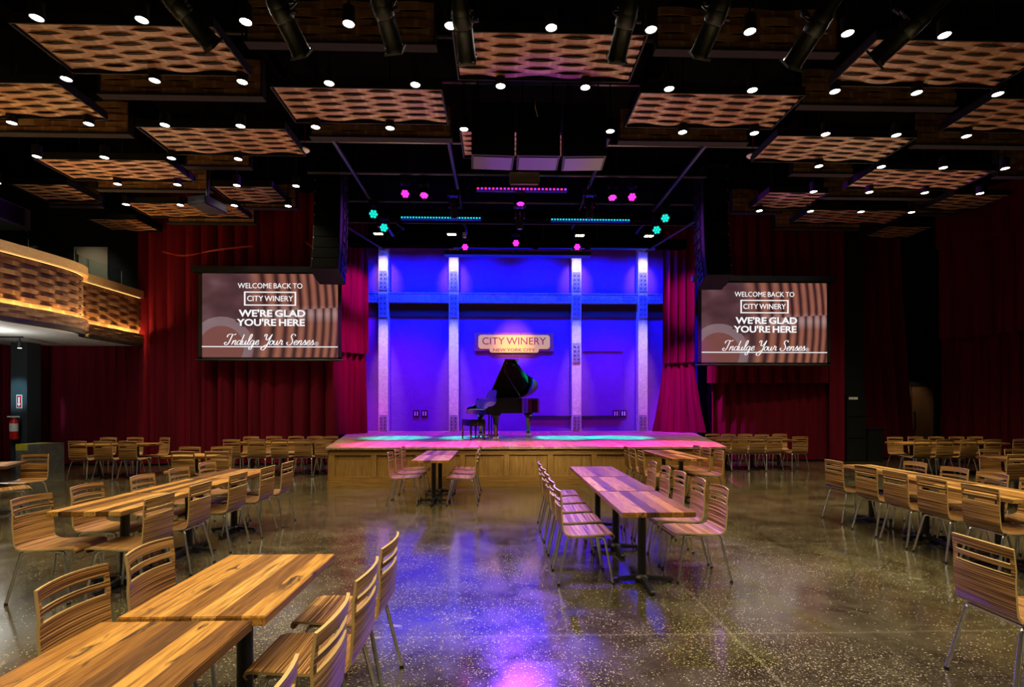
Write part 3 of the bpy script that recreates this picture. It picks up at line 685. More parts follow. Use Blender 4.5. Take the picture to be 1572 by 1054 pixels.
MB().add(vs, [(i * 4 + k, i * 4 + (k + 1) % 4, i * 4 + 4 + (k + 1) % 4, i * 4 + 4 + k) for i in range(n) for k in range(4)] + [(0, 1, 2, 3), (n * 4, n * 4 + 1, n * 4 + 2, n * 4 + 3)]).build('soffit', M['soffit'], t)
ribbon('soffit_trim', -.05, .06, 3.22, 3.31, M['black'])
ug = 0.3
while ug + 1.0 < BL:
    vs = []
    for i in range(7):
        u = ug + .96 * i / 6
        for o, z in ((-.10, 4.72), (-.085, 4.72), (-.085, 5.12), (-.10, 5.12)): vs.append(bp(o, z)(u))
    MB().add(vs, [(i * 4 + k, i * 4 + (k + 1) % 4, i * 4 + 4 + (k + 1) % 4, i * 4 + 4 + k) for i in range(6) for k in range(4)] + [(0, 1, 2, 3), (24, 25, 26, 27)]).build('glass_panel', M['glass'], t, 40)
    ug += 1.0
o = struct('door_1', MB().span((-11.85, 12.96, 3.3), (-10.95, 13.0, 6.05)), M['beige'])
struct('column_balcony', MB().span((-12.42, 11.85, 0), (-12.02, 12.2, 3.24)), M['col_paint'])
light('soffit_track_glow', 'SPOT', (-12.0, 10.3, 2.9), 260, (.45, .85, 1), (-12.25, 11.9, 1.9), .05, 24, .8)
light('soffit_spill', 'POINT', (-10.9, 9.8, 2.75), 45, (1, .97, .9), size=.1)  # added point light below the soffit, standing in for spill from the track
light('niche_fill', 'SPOT', (13.3, 13.9, 3.3), 60, (1, .8, .5), (13.6, 14.8, 1.2), .05, 60, .8)  # added fill without a fixture, so the doors show in the niche
light('upper_door_glow', 'SPOT', (-11.2, 11.6, 6.9), 60, (1, .9, .7), (-11.4, 13, 4.6), .05, 60, .8)
tr = thing('track_light', 'black track with spot heads on the white balcony soffit', 'track light', (-11.3, 10.9, 3.24))
MB().span((-1.6, -.02, -.03), (.15, .02, 0)).build('track', M['black'], tr)
for x in (.08, -1.3):
    h = MB().tube([(x, 0, -.03), (x, 0, -.12)], .012, 6).build('spot_stem', M['black'], tr)
    MB().lathe([(.045, 0), (.05, -.16), (.042, -.16)], (x, 0, -.11), 12).build('spot_head', M['black'], h); MB().lathe([(.04, -.162), (.04, -.165)], (x, 0, -.11), 12).build('spot_lens', M['flood'], h)
t = thing('fire_extinguisher', 'red fire extinguisher hung on the black column under the balcony', 'fire extinguisher', (-12.2, 11.72, .78))
MB().lathe([(.0, 0), (.085, .0), (.09, .02), (.09, .42), (.07, .48), (.03, .51), (.03, .55)], seg=18).build('cylinder', M['red_paint'], t, 40)
MB().lathe([(.0915, .2), (.0915, .40)], seg=18).build('label_band', M['white'], t); 
MB().span((-.16, -.02, .55), (.12, .02, .585)).build('handle', M['white'], t)
MB().tube(bend([(.03, 0, .53), (.12, 0, .5), (.12, 0, .2), (.1, 0, .1)], .05), .012, 6).build('hose', M['black'], t)
MB().span((-.03, .085, .1), (.03, .13, .4)).build('wall_bracket', M['black'], t)
t = thing('extinguisher_sign', 'small red and white arrow sign on the black column', 'sign', (-12.2, 11.85, 1.56))
MB().span((-.07, -.012, 0), (.07, 0, .34)).build('board', M['white'], t)
MB().span((-.055, -.016, .02), (.055, -.01, .32)).build('red_field', M['red_paint'], t)
MB().prism([(-.018, .12), (.018, .12), (.018, .28), (-.018, .28)], 0, .006, Matrix.Translation((0, -.016, 0)) @ Matrix.Rotation(pi / 2, 4, 'X')).prism([(-.045, .12), (0, .04), (.045, .12)], 0, .006, Matrix.Translation((0, -.016, 0)) @ Matrix.Rotation(pi / 2, 4, 'X')).build('arrow', M['white'], t)
t = thing('concrete_block', 'grey concrete block with yellow painted top beside the black column', 'concrete block', (-11.26, 11.42, 0), R(-8))
MB().span((-.33, -.3, 0), (.33, .3, .55)).build('base', M['concrete'], t); MB().span((-.33, -.3, .55), (.0, .3, .70)).build('painted_top', M['yellow'], t); MB().span((0, -.3, .55), (.33, .3, .70)).build('bare_top', M['concrete'], t)
t = thing('air_duct', 'grey ventilation duct in the dark above the balcony', 'duct', (-11.9, 11.0, 5.95))
MB().span((-.55, -.4, 0), (.3, .6, .5)).build('body', M['galv'], t); MB().span((.3, -.25, .05), (.34, .4, .45)).build('grille', M['black'], t); MB().tube([(-.2, 0, .5), (-.2, 0, 1.8)], .16, 12).build('riser', M['galv'], t)

# ------------------------------------------------------------------ chairs
CW = .195
PROF = [(.245, .405), (.255, .425), (.245, .444), (.215, .452), (.12, .450), (.0, .444), (-.11, .440), (-.165, .444), (-.20, .458)]
PROFB = [(-.20, .458), (-.222, .485), (-.232, .525), (-.240, .58), (-.250, .65), (-.2545, .69), (-.2570, .710), (-.2608, .744), (-.2640, .771), (-.2678, .804), (-.271, .834), (-.274, .86)]
def shell_mesh(name, prof, back):
    us = [-1, -.9, -.78, -.5, -.17, .17, .5, .78, .9, 1]; vs = []; fs = []; uv = []; acc = 0.0; vv = [0.0]
    for a, b in zip(prof[:-1], prof[1:]): acc += math.dist(a, b); vv.append(acc)
    m = len(prof)
    for u in us:
        for k, (y, z) in enumerate(prof):
            w = CW if back else CW + .008
            if not back and k < 4: w = CW * (.86 + .14 * min(1, k / 3.0))
            f = k / (m - 1) if back else 0
            cy = .030 * u * u * min(1, f * 1.6) if back else 0
            cz = -.008 * u * u * f if back else (-.004 * (1 - u * u) if 3 < k < 7 else 0)
            vs.append((u * w, y + cy, z + cz))
    for i in range(len(us) - 1):
        for k in range(m - 1):
            if back and 0 < i < len(us) - 2 and k in (6, 8): continue
            if back and 1 <= i <= len(us) - 3 and k in (6, 8): continue
            fs.append((i * m + k, (i + 1) * m + k, (i + 1) * m + k + 1, i * m + k + 1))
            o = .0 if not back else 1.3
            uv.append([(us[i] * w, o + vv[k]), (us[i + 1] * w, o + vv[k]), (us[i + 1] * w, o + vv[k + 1]), (us[i] * w, o + vv[k + 1])])
    return solidified(MB().add(vs, fs, uv), name, [M['zebra'], M['ply_edge']], .013, 1, 40)
chair = thing('dining_chair', 'chair', 'chair')
obj('seat', shell_mesh('seat', PROF, False), chair); obj('backrest', shell_mesh('backrest', PROFB, True), chair)
for sx in (-1, 1):
    for sy, ft, tp in ((1, .235, .165), (-1, -.265, -.175)):
        P = bend([(sx * .214, ft, .012), (sx * .170, tp, .424), (sx * .160, tp - sy * .09, .424)], .05, 5)
        lg = MB().tube(P, .0115, 8).build('leg', M['chrome'], chair, 40)
        MB().lathe([(.014, 0), (.014, .02), (.011, .024)], (sx * .214, ft, 0), 8).build('foot_cap', M['black'], lg)
MB().tube([(-.168, .09, .424), (-.168, -.10, .424)], .0105, 6).build('side_rail', M['chrome'], chair, 40)
MB().tube([(.168, .09, .424), (.168, -.10, .424)], .0105, 6).build('side_rail', M['chrome'], chair, 40)
MB().tube([(-.17, -.168, .424), (.17, -.168, .424)], .0105, 6).build('cross_rail', M['chrome'], chair, 40)
MB().tube([(-.17, .15, .424), (.17, .15, .424)], .0105, 6).build('cross_rail', M['chrome'], chair, 40)
first = [True]; bpy.context.view_layer.update()
KIDS.update({o: list(o.children) for o in [chair] + list(chair.children)})
def put_chair(x, y, face, label, group):
    """face: direction the sitter looks, degrees from +x"""
    rz = R(face - 90) + random.uniform(-.03, .03)
    if first[0]:
        first[0] = False; chair.location = (x, y, 0); chair.rotation_euler = (0, 0, rz); tag(chair, label, None, group); return
    dup(chair, (x, y, 0), rz, label, group)

# ------------------------------------------------------------------ tables
TAB = {}
def table(x, y, L, rz, label, group, w=.61):
    L = L * DEEP if abs(rz) < 1 else L; key = (L, w)
    if key not in TAB:
        r = thing('dining_table', label, 'table', (x, y, 0), rz, group)
        top = MB(); top.span((-w / 2, -L / 2, .708), (w / 2, L / 2, .75)); me = top.mesh('table_top', M['table'])
        bm = bmesh.new(); bm.from_mesh(me); bmesh.ops.bevel(bm, geom=bm.edges[:], offset=.004, segments=2, affect='EDGES'); bm.to_mesh(me); bm.free()
        obj('table_top', me, r)
        MB().lathe([(.038, .04), (.038, .69)], seg=14).build('column', M['black'], r, 40)
        MB().box((0, 0, .697), (.30, .40, .02)).build('mounting_plate', M['black'], r)
        b = MB(); b.lathe([(.07, .02), (.07, .05), (.042, .075), (.038, .085)], seg=14)
        for a, l in ((0, .29), (pi, .29), (pi / 2, .36), (-pi / 2, .36)):
            m = Matrix.Rotation(a, 4, 'Z')
            pts = [(.03, .018, .06), (l - .03, .012, .0)]
            vs = []
            for xx, zb, zt in ((.03, .024, .068), (l * .6, .022, .052), (l - .02, .016, .042), (l, .016, .03)):
                hw = .03 if xx < l - .01 else .022
                vs += [m @ Vector((xx, -hw, zb)), m @ Vector((xx, hw, zb)), m @ Vector((xx, hw * .7, zt)), m @ Vector((xx, -hw * .7, zt))]
            b.add(vs, [(i * 4 + k, i * 4 + (k + 1) % 4, i * 4 + 4 + (k + 1) % 4, i * 4 + 4 + k) for i in range(3) for k in range(4)] + [(0, 1, 2, 3), (12, 13, 14, 15)])
            b.lathe([(.016, 0), (.02, .018)], tuple(m @ Vector((l - .03, 0, 0))), 8)
        b.build('cross_foot', M['black'], r)
        TAB[key] = r; bpy.context.view_layer.update(); KIDS[r] = list(r.children); 
        for c in r.children: KIDS[c] = []
        return r
    return dup(TAB[key], (x, y, 0), rz, label, group)
def rowY(n, xc, y0, L, gap, name, grp, rz=0.0, dx=()):
    for k in range(n):
        d = L / 2 + k * (L + gap); xo = dx[k] if k < len(dx) else 0
        e = ORD[n - 1 - k]
        table(xc - sin(rz) * d + xo, y0 + cos(rz) * d, L, rz, f'reclaimed plank table, {e} from the stage in the {name}' if n > 1 else f'reclaimed plank table, {name}', grp)
def chairsY(ys, x, face, side, name, grp):
    for k, y in enumerate(ys):
        xx = x[k] if isinstance(x, (list, tuple)) else x
        o = ORD[len(ys) - 1 - k]
        put_chair(xx, y, face, f'striped wood chair, {o} from the stage, {side} side of the {name}', grp)
def chairsX(xs, y, face, side, name, grp, from_left=True):
    for k, x in enumerate(xs):
        put_chair(x, y, face, f'striped wood chair, {ORD[k]} from the balcony, {side} side of the {name}', grp)
# A: two tables cut by the lower edge of the photo
rowY(2, -1.285, 1.09, .80, .035, 'two-table row by the photo edge', 'tables at the photo edge', 0, (-.035, 0))
chairsY([1.62, 2.12, 2.58], -1.70, 0, 'balcony', 'bottom-edge row', 'chairs of the bottom-edge row')
chairsY([1.28, 1.74, 2.20, 2.66], [-.885, -.875, -.88, -.88], 180, 'aisle', 'bottom-edge row', 'chairs of the bottom-edge row')
# B: long row towards the balcony
rowY(3, -3.45, 3.85, .84, .02, 'long balcony-side row', 'tables of the long balcony-side row')
chairsY([3.99, 4.55, 5.17, 5.74, 6.32], [-3.76, -3.80, -3.74, -3.74, -3.76], 0, 'balcony', 'long balcony-side row', 'chairs of the long balcony-side row')
chairsY([3.99, 4.60, 5.28, 5.84, 6.33], [-3.17, -3.22, -3.23, -3.18, -3.16], 180, 'aisle', 'long balcony-side row', 'chairs of the long balcony-side row')
# I: three tables in the middle
rowY(3, 1.31, 3.71, .93, .02, 'violet-lit middle row', 'violet-lit middle tables')
chairsY([4.30, 4.76, 5.22, 5.68, 6.14], .79, 0, 'piano', 'middle row', 'chairs of the middle row')
chairsY([4.32, 4.78, 5.28, 5.74, 6.24], 1.86, 180, 'door', 'middle row', 'chairs of the middle row')
# H: two tables before the piano bench
rowY(2, -1.115, 7.30, .80, .02, 'pair below the piano bench', 'tables below the piano bench')
chairsY([7.62, 8.12, 8.60], -1.58, 0, 'balcony', 'pair below the bench', 'chairs of the pair below the bench')
chairsY([7.60, 8.12, 8.60], -.63, 180, 'aisle', 'pair below the bench', 'chairs of the pair below the bench')
# J: two tables at the stage corner
rowY(2, 3.14, 7.42, .76, .02, 'pair at the stage corner', 'tables at the stage corner', R(1.5))
chairsY([7.70, 8.16, 8.58], 2.64, 0, 'piano', 'pair at the stage corner', 'chairs of the stage corner pair')
chairsY([7.80, 8.28, 8.68], 3.55, 180, 'door', 'pair at the stage corner', 'chairs of the stage corner pair')
# L: long row towards the double doors
rowY(3, 5.11, 4.14, .83, .02, 'long door-side row', 'tables of the long door-side row', R(-2.5))
chairsY([4.28, 4.78, 5.24, 5.70, 6.32], [4.86, 4.87, 4.88, 4.90, 4.95], 0, 'aisle', 'long door-side row', 'chairs of the long door-side row')
chairsY([4.18, 4.64, 5.10, 5.55, 6.10], [5.40, 5.40, 5.41, 5.43, 5.44], 180, 'door', 'long door-side row', 'chairs of the long door-side row')
# rows that run along the curtains
for k, x in enumerate((-5.93, -5.19, -4.45)): table(x, 11.03, .72, pi / 2, f'plank table, {ORD[k]} from the balcony in the row under the balcony-side screen', 'tables under the balcony-side screen')
chairsX([-6.11, -5.56, -5.03, -4.50, -4.05], 10.72, 90, 'hall', 'row under the balcony-side screen', 'chairs under the balcony-side screen')
chairsX([-6.24, -5.67, -5.13, -4.65, -4.27], 11.35, -90, 'curtain', 'row under the balcony-side screen', 'chairs under the balcony-side screen')
for k, x in enumerate((-9.2, -8.35)): table(x, 10.68, .83, pi / 2, f'plank table, {ORD[k]} from the concrete block, under the balcony end', 'tables under the balcony end')
chairsX([-9.17, -8.63, -8.10], 10.30, 90, 'hall', 'row under the balcony end', 'chairs under the balcony end')
put_chair(-9.5, 11.06, -90, 'striped wood chair, first from the block on the curtain side under the balcony', 'chairs under the balcony end')
put_chair(-8.86, 11.06, -90, 'striped wood chair, second from the block on the curtain side under the balcony', 'chairs under the balcony end')
put_chair(-8.22, 11.02, -118, 'striped wood chair turned askew at the aisle end of the row under the balcony', 'chairs under the balcony end')
table(-5.42, 8.24, .85, pi / 2, 'lone orange plank table behind the long balcony-side row', 'lone table behind the balcony-side row')
chairsX([-5.36, -4.80], 8.03, 90, 'hall', 'lone table behind that row', 'chairs of the lone balcony-side table')
chairsX([-5.80, -5.22], 8.45, -90, 'curtain', 'lone table behind that row', 'chairs of the lone balcony-side table')
table(-7.60, 6.96, .76, R(27), 'plank table cut by the balcony-side photo edge before the concrete block', 'table cut by the photo edge')
put_chair(-7.42, 7.26, -84, 'striped wood chair facing the hall beside the edge-cut table before the block', 'chairs of the edge-cut table')
put_chair(-7.00, 6.62, 48, 'striped wood chair half cut by the photo edge, turned towards the block', 'chairs of the edge-cut table')
for k, x in enumerate((5.84, 6.54, 7.24)): table(x, 11.66, .69, pi / 2, f'plank table, {ORD[2 - k]} from the cabinet in the row under the door-side screen', 'tables under the door-side screen')
chairsX([5.50, 5.93, 6.36, 6.80, 7.45], 11.33, 90, 'hall', 'row under the door-side screen', 'chairs under the door-side screen')
chairsX([5.74, 6.18, 6.63, 7.09, 7.58], 11.96, -90, 'curtain', 'row under the door-side screen', 'chairs under the door-side screen')
for k, x in enumerate((9.78, 10.63, 11.48)): table(x, 10.60, .83, pi / 2, f'plank table, {ORD[k]} from the stage in the row before the double doors', 'tables before the double doors')
chairsX([9.62, 10.14, 10.68, 11.26, 11.92], 10.34, 90, 'hall', 'row before the double doors', 'chairs before the double doors')
chairsX([9.78, 10.30, 10.82, 11.34, 11.82], 10.84, -90, 'curtain', 'row before the double doors', 'chairs before the double doors')
table(8.70, 7.46, .85, pi / 2, 'plank table between the long door-side row and the row before the doors', 'lone table on the door side')
put_chair(8.20, 7.22, 90, 'striped wood chair, back to the viewer, at the lone door-side table', 'chairs of the lone door-side table')
put_chair(8.68, 7.66, -90, 'striped wood chair facing the viewer at the lone door-side table', 'chairs of the lone door-side table')
put_chair(9.14, 7.66, -90, 'striped wood chair at the lone door-side table, cut by the photo edge', 'chairs of the lone door-side table')
put_chair(3.02, 2.56, 0, 'large striped wood chair standing alone at the lower door-side corner of the photo', 'chair in the lower corner')

# ------------------------------------------------------------------ grand piano and bench
PR = R(22); P0 = Vector((-.33, 10.81, ZS))
pn = thing('grand_piano', 'black grand piano on the stage with its lid raised', 'piano', P0, PR)
X = lambda m: Matrix.Translation(Vector()) @ m
far = 1.48
curve = [(1.15, far), (1.42, far - .01), (1.70, 1.40), (1.86, 1.22), (1.90, 1.02), (1.84, .84), (1.70, .70), (1.50, .58), (1.28, .42), (1.10, .22), (.95, .08), (.78, .012), (.62, 0)]
cur = [(p.x, p.y) for p in crom([(x, y, 0) for x, y in curve], 5)]
outl = [(.30, far)] + cur + [(.30, 0)]
def inset(pl, d):
    n = len(pl); out = []
    for i in range(n):
        a, b, c = Vector(pl[i - 1]), Vector(pl[i]), Vector(pl[(i + 1) % n]); e1 = (b - a).normalized(); e2 = (c - b).normalized()
        nn = Vector((e1.y, -e1.x)) + Vector((e2.y, -e2.x)); nn.normalize(); out.append(tuple(b + nn * d))
    return out
inn = inset(outl, .04); n = len(outl); vs = []
for pl, z in ((outl, .65), (outl, 1.02), (inn, 1.02), (inn, .65)): vs += [(x, y, z) for x, y in pl]
MB().add(vs, [(k * n + i, k * n + (i + 1) % n, ((k + 1) % 4) * n + (i + 1) % n, ((k + 1) % 4) * n + i) for k in range(4) for i in range(n)]).build('rim', M['piano'], pn, 30)
MB().prism(inn, .655, .67).build('soundboard', M['gold_plate'], pn); 
MB().prism(inset(outl, .07), .84, .86).build('iron_plate', M['gold_plate'], pn)
s_ = MB()
for k in range(26): s_.tube([(.50, .12 + k * .05, .90), (min(1.7, .75 + k * .045), .2 + k * .046, .90)], .003, 4)
tag(s_.build('strings', M['brass'], pn), kind='stuff')
chk = [(0, .65), (0, .765), (.05, .80), (.16, .82), (.235, .87), (.265, .95), (.28, 1.02), (.31, 1.02), (.31, .65)]
mx = Matrix(((1, 0, 0, 0), (0, 0, 1, 0), (0, 1, 0, 0), (0, 0, 0, 1)))
for y in (0, far - .07): MB().prism(chk, y, y + .07, mx).build('cheek', M['piano'], pn)
MB().span((.0, .0, .62), (.34, far, .66)).build('key_bed', M['piano'], pn)
MB().span((.0, .07, .66), (.045, far - .07, .735)).build('key_slip', M['piano'], pn)
kb = MB(); nk = 52; kw = (far - .18) / nk
for k in range(nk): kb.span((.05, .09 + k * kw + .0006, .70), (.20, .09 + (k + 1) * kw - .0006, .745))
tag(kb.build('white_keys', M['ivory'], pn), kind='stuff')
kb = MB()
for k in range(nk - 1):
    if k % 7 not in (2, 6): kb.span((.105, .09 + (k + 1) * kw - .006, .745), (.20, .09 + (k + 1) * kw + .006, .757))
tag(kb.build('black_keys', M['piano'], pn), kind='stuff')
MB().prism([(.20, .745), (.225, .745), (.275, .93), (.30, 1.0), (.28, 1.0), (.25, .93)], .07, far - .07, mx).build('fallboard', M['piano'], pn)
MB().span((.28, .07, .96), (.42, far - .07, 1.0)).build('pin_block', M['piano'], pn)
d = [(-.36, 0), (.36, 0), (.34, .16), (.22, .235), (-.22, .235), (-.34, .16)]
MB().prism(d, 0, .014, Matrix.Translation((.44, far / 2 + .1, 1.005)) @ Matrix.Rotation(R(-90), 4, 'Z') @ Matrix.Rotation(R(-18), 4, 'X') @ Matrix.Rotation(pi / 2, 4, 'X')).build('music_desk', M['piano'], pn)
# lid hinged on the far (bass) side, propped open
hinge = Matrix.Translation((0, far, 1.03)) @ Matrix.Rotation(R(-39), 4, 'X') @ Matrix.Translation((0, -far, 0))
lid_o = [(.62, far + .01)] + cur[1:] ; lid_o = [(.62, far + .01), (1.15, far + .01)] + [(x + .01, y) for x, y in cur[2:-1]] + [(.62, -.012)]
lid = MB().prism(lid_o, 0, .02, hinge).build('lid', M['piano'], pn)
fl = MB(); fl.prism([(.625, .0), (1.0, .0), (1.0, far), (.625, far)], .022, .040, hinge); fl.build('folded_front_flap', M['piano'], lid)
for x, y in ((.70, .10), (.92, .16)): MB().lathe([(.016, -.006), (.016, 0)], seg=10, mtx=hinge @ Matrix.Translation((x, y, 0))).build('lid_bumper', M['brass'], lid)
tip = hinge @ Vector((.78, .45, 0)); MB().tube([(.95, .07, 1.02), tip], .012, 8).build('prop_stick', M['piano'], pn)
for x, y in ((.33, .20), (.33, far - .20), (1.62, 1.10)):
    lg = MB(); lg.lathe([(.125, .66), (.125, .60), (.10, .575), (.075, .545), (.072, .50), (.048, .14), (.06, .12), (.06, .09), (.04, .08)], (x, y, 0), 4 if False else 8)
    l_ = lg.build('leg', M['piano'], pn)
    c_ = MB(); c_.tube([(x - .05, y, .075), (x + .05, y, .075)], .012, 6)
    for s in (-1, 1): c_.lathe([(.035, -.012), (.035, .012)], seg=12, mtx=Matrix.Translation((x + s * .055, y, .036)) @ Matrix.Rotation(pi / 2, 4, 'X'))
    c_.lathe([(.02, .05), (.02, .10)], (x, y, 0), 8); c_.build('caster', M['chrome'], l_)
ly = MB(); ly.span((.36, .60, .09), (.39, .63, .66)); ly.span((.36, .78, .09), (.39, .81, .66)); ly.span((.31, .57, .05), (.44, .84, .11)); ly.build('pedal_lyre', M['piano'], pn)
for k in range(3): MB().span((.22, .615 + k * .075, .06), (.315, .645 + k * .075, .075)).build('pedal', M['brass'], pn)

bn_ = thing('piano_bench', 'low black adjustable bench in front of the piano keyboard', 'bench', (-.66, 11.30, ZS), R(22))
MB().span((-.19, -.34, .34), (.19, .34, .46)).build('apron', M['piano'], bn_)
q = MB(); q.span((-.2, -.35, .46), (.2, .35, .50)); 
cm = q.mesh('cushion', M['piano']); bm = bmesh.new(); bm.from_mesh(cm); bmesh.ops.bevel(bm, geom=bm.edges[:], offset=.016, segments=3, affect='EDGES'); bm.to_mesh(cm); bm.free(); obj('cushion', cm, bn_)
for sx in (-1, 1):
    for sy in (-1, 1):
        MB().add([(sx * .165 + a * .024, sy * .31 + b * .024, .34) for a, b in ((-1, -1), (1, -1), (1, 1), (-1, 1))] + [(sx * .175 + a * .015, sy * .32 + b * .015, 0) for a, b in ((-1, -1), (1, -1), (1, 1), (-1, 1))],
                 [(0, 1, 2, 3), (4, 5, 6, 7), (0, 1, 5, 4), (1, 2, 6, 5), (2, 3, 7, 6), (3, 0, 4, 7)]).build('leg', M['piano'], bn_)
for s in (-1, 1): MB().lathe([(.03, 0), (.034, .03), (.02, .04)], seg=12, mtx=Matrix.Translation((0, s * .34, .40)) @ Matrix.Rotation(-s * pi / 2, 4, 'X')).build('height_knob', M['piano'], bn_)

# ------------------------------------------------------------------ projection screens
def script_text(name, width, m, parent, loc, rot):
    """flowing hand-lettered slogan built as tapered ribbons"""
    G = {'I': ([[(.06, .70), (.12, .92), (.38, 1.0), (.66, .93), (.84, 1.02)], [(.52, .95), (.42, .5), (.30, .12), (.10, -.02), (-.06, .10), (.02, .24), (.14, .18)]], .62),
         'n': ([[(0, .0), (.06, .25), (.10, .42)], [(.04, .12), (.18, .36), (.30, .42), (.33, .30), (.28, .08), (.34, .0), (.46, .10)]], .46),
         'd': ([[(.36, .34), (.22, .42), (.06, .30), (.02, .10), (.12, .0), (.26, .08), (.38, .34)], [(.52, .98), (.42, .5), (.34, .08), (.40, .0), (.52, .10)]], .50),
         'u': ([[(.02, .40), (-.02, .14), (.06, .0), (.18, .06), (.32, .40)], [(.32, .40), (.27, .10), (.33, .0), (.45, .10)]], .45),
         'l': ([[(-.02, .08), (.18, .45), (.32, .85), (.26, 1.0), (.16, .85), (.08, .35), (.06, .08), (.14, .0), (.26, .10)]], .26),
         'g': ([[(.36, .34), (.22, .42), (.06, .30), (.02, .10), (.12, .02), (.26, .10), (.38, .38)], [(.38, .40), (.30, -.10), (.18, -.40), (.02, -.42), (.02, -.26), (.24, -.08), (.48, .10)]], .48),
         'e': ([[(0, .12), (.18, .20), (.30, .34), (.22, .43), (.08, .32), (.04, .12), (.12, .0), (.26, .03), (.36, .14)]], .36),
         'Y': ([[(.02, .78), (.10, .98), (.24, .94), (.22, .62), (.28, .46), (.46, .54), (.72, 1.0)], [(.72, 1.0), (.56, .45), (.40, -.15), (.18, -.48), (-.06, -.40), (.04, -.20), (.36, .0), (.60, .12)]], .62),
         'o': ([[(.22, .42), (.06, .30), (.02, .10), (.12, .0), (.26, .06), (.32, .26), (.22, .42), (.30, .34), (.46, .38)]], .42),
         'r': ([[(.0, .08), (.10, .34), (.14, .48), (.18, .38), (.30, .38), (.26, .16), (.28, .02), (.42, .10)]], .40),
         'S': ([[(.66, .82), (.60, .98), (.40, 1.0), (.28, .82), (.38, .60), (.50, .36), (.44, .10), (.22, -.02), (.02, .08), (.02, .24), (.14, .24)]], .64),
         's': ([[(0, .08), (.14, .30), (.20, .46), (.24, .30), (.28, .12), (.18, .0), (.04, .04)], [(.18, .0), (.30, .04), (.38, .12)]], .36)}
    mb = MB(); x = 0
    for ch in 'Indulge Your Senses':
        if ch == ' ': x += .34; continue
        st_, w = G[ch]; heavy = .030 if ch in 'IYS' else .026
        for s in st_:
            P = crom([(px + x + py * .22, py, 0) for px, py in s], 5); k = len(P)
            L_, Rr = [], []
            for i, p in enumerate(P):
                d = (P[min(i + 1, k - 1)] - P[max(i - 1, 0)]).normalized(); nn = Vector((-d.y, d.x, 0)); wd = heavy * (.55 + .75 * abs(d.y))
                if i in (0, k - 1): wd *= .4
                L_.append(p + nn * wd); Rr.append(p - nn * wd)
            vs = [(*v[:2], z) for z in (0, .05) for v in L_ + Rr]
            fs = []
            for i in range(k - 1):
                fs += [(i, i + 1, k + i + 1, k + i), (2 * k + i, 2 * k + i + 1, 3 * k + i + 1, 3 * k + i), (i, i + 1, 2 * k + i + 1, 2 * k + i), (k + i, k + i + 1, 3 * k + i + 1, 3 * k + i)]
            mb.add(vs, fs)
        x += w
    me = mb.mesh(name, m); sc = width / (x + .2)
    for v in me.vertices: v.co.x = (v.co.x - x / 2) * sc; v.co.y *= sc; v.co.z *= sc
    o = obj(name, me, parent); o.location = loc; o.rotation_euler = rot; return o
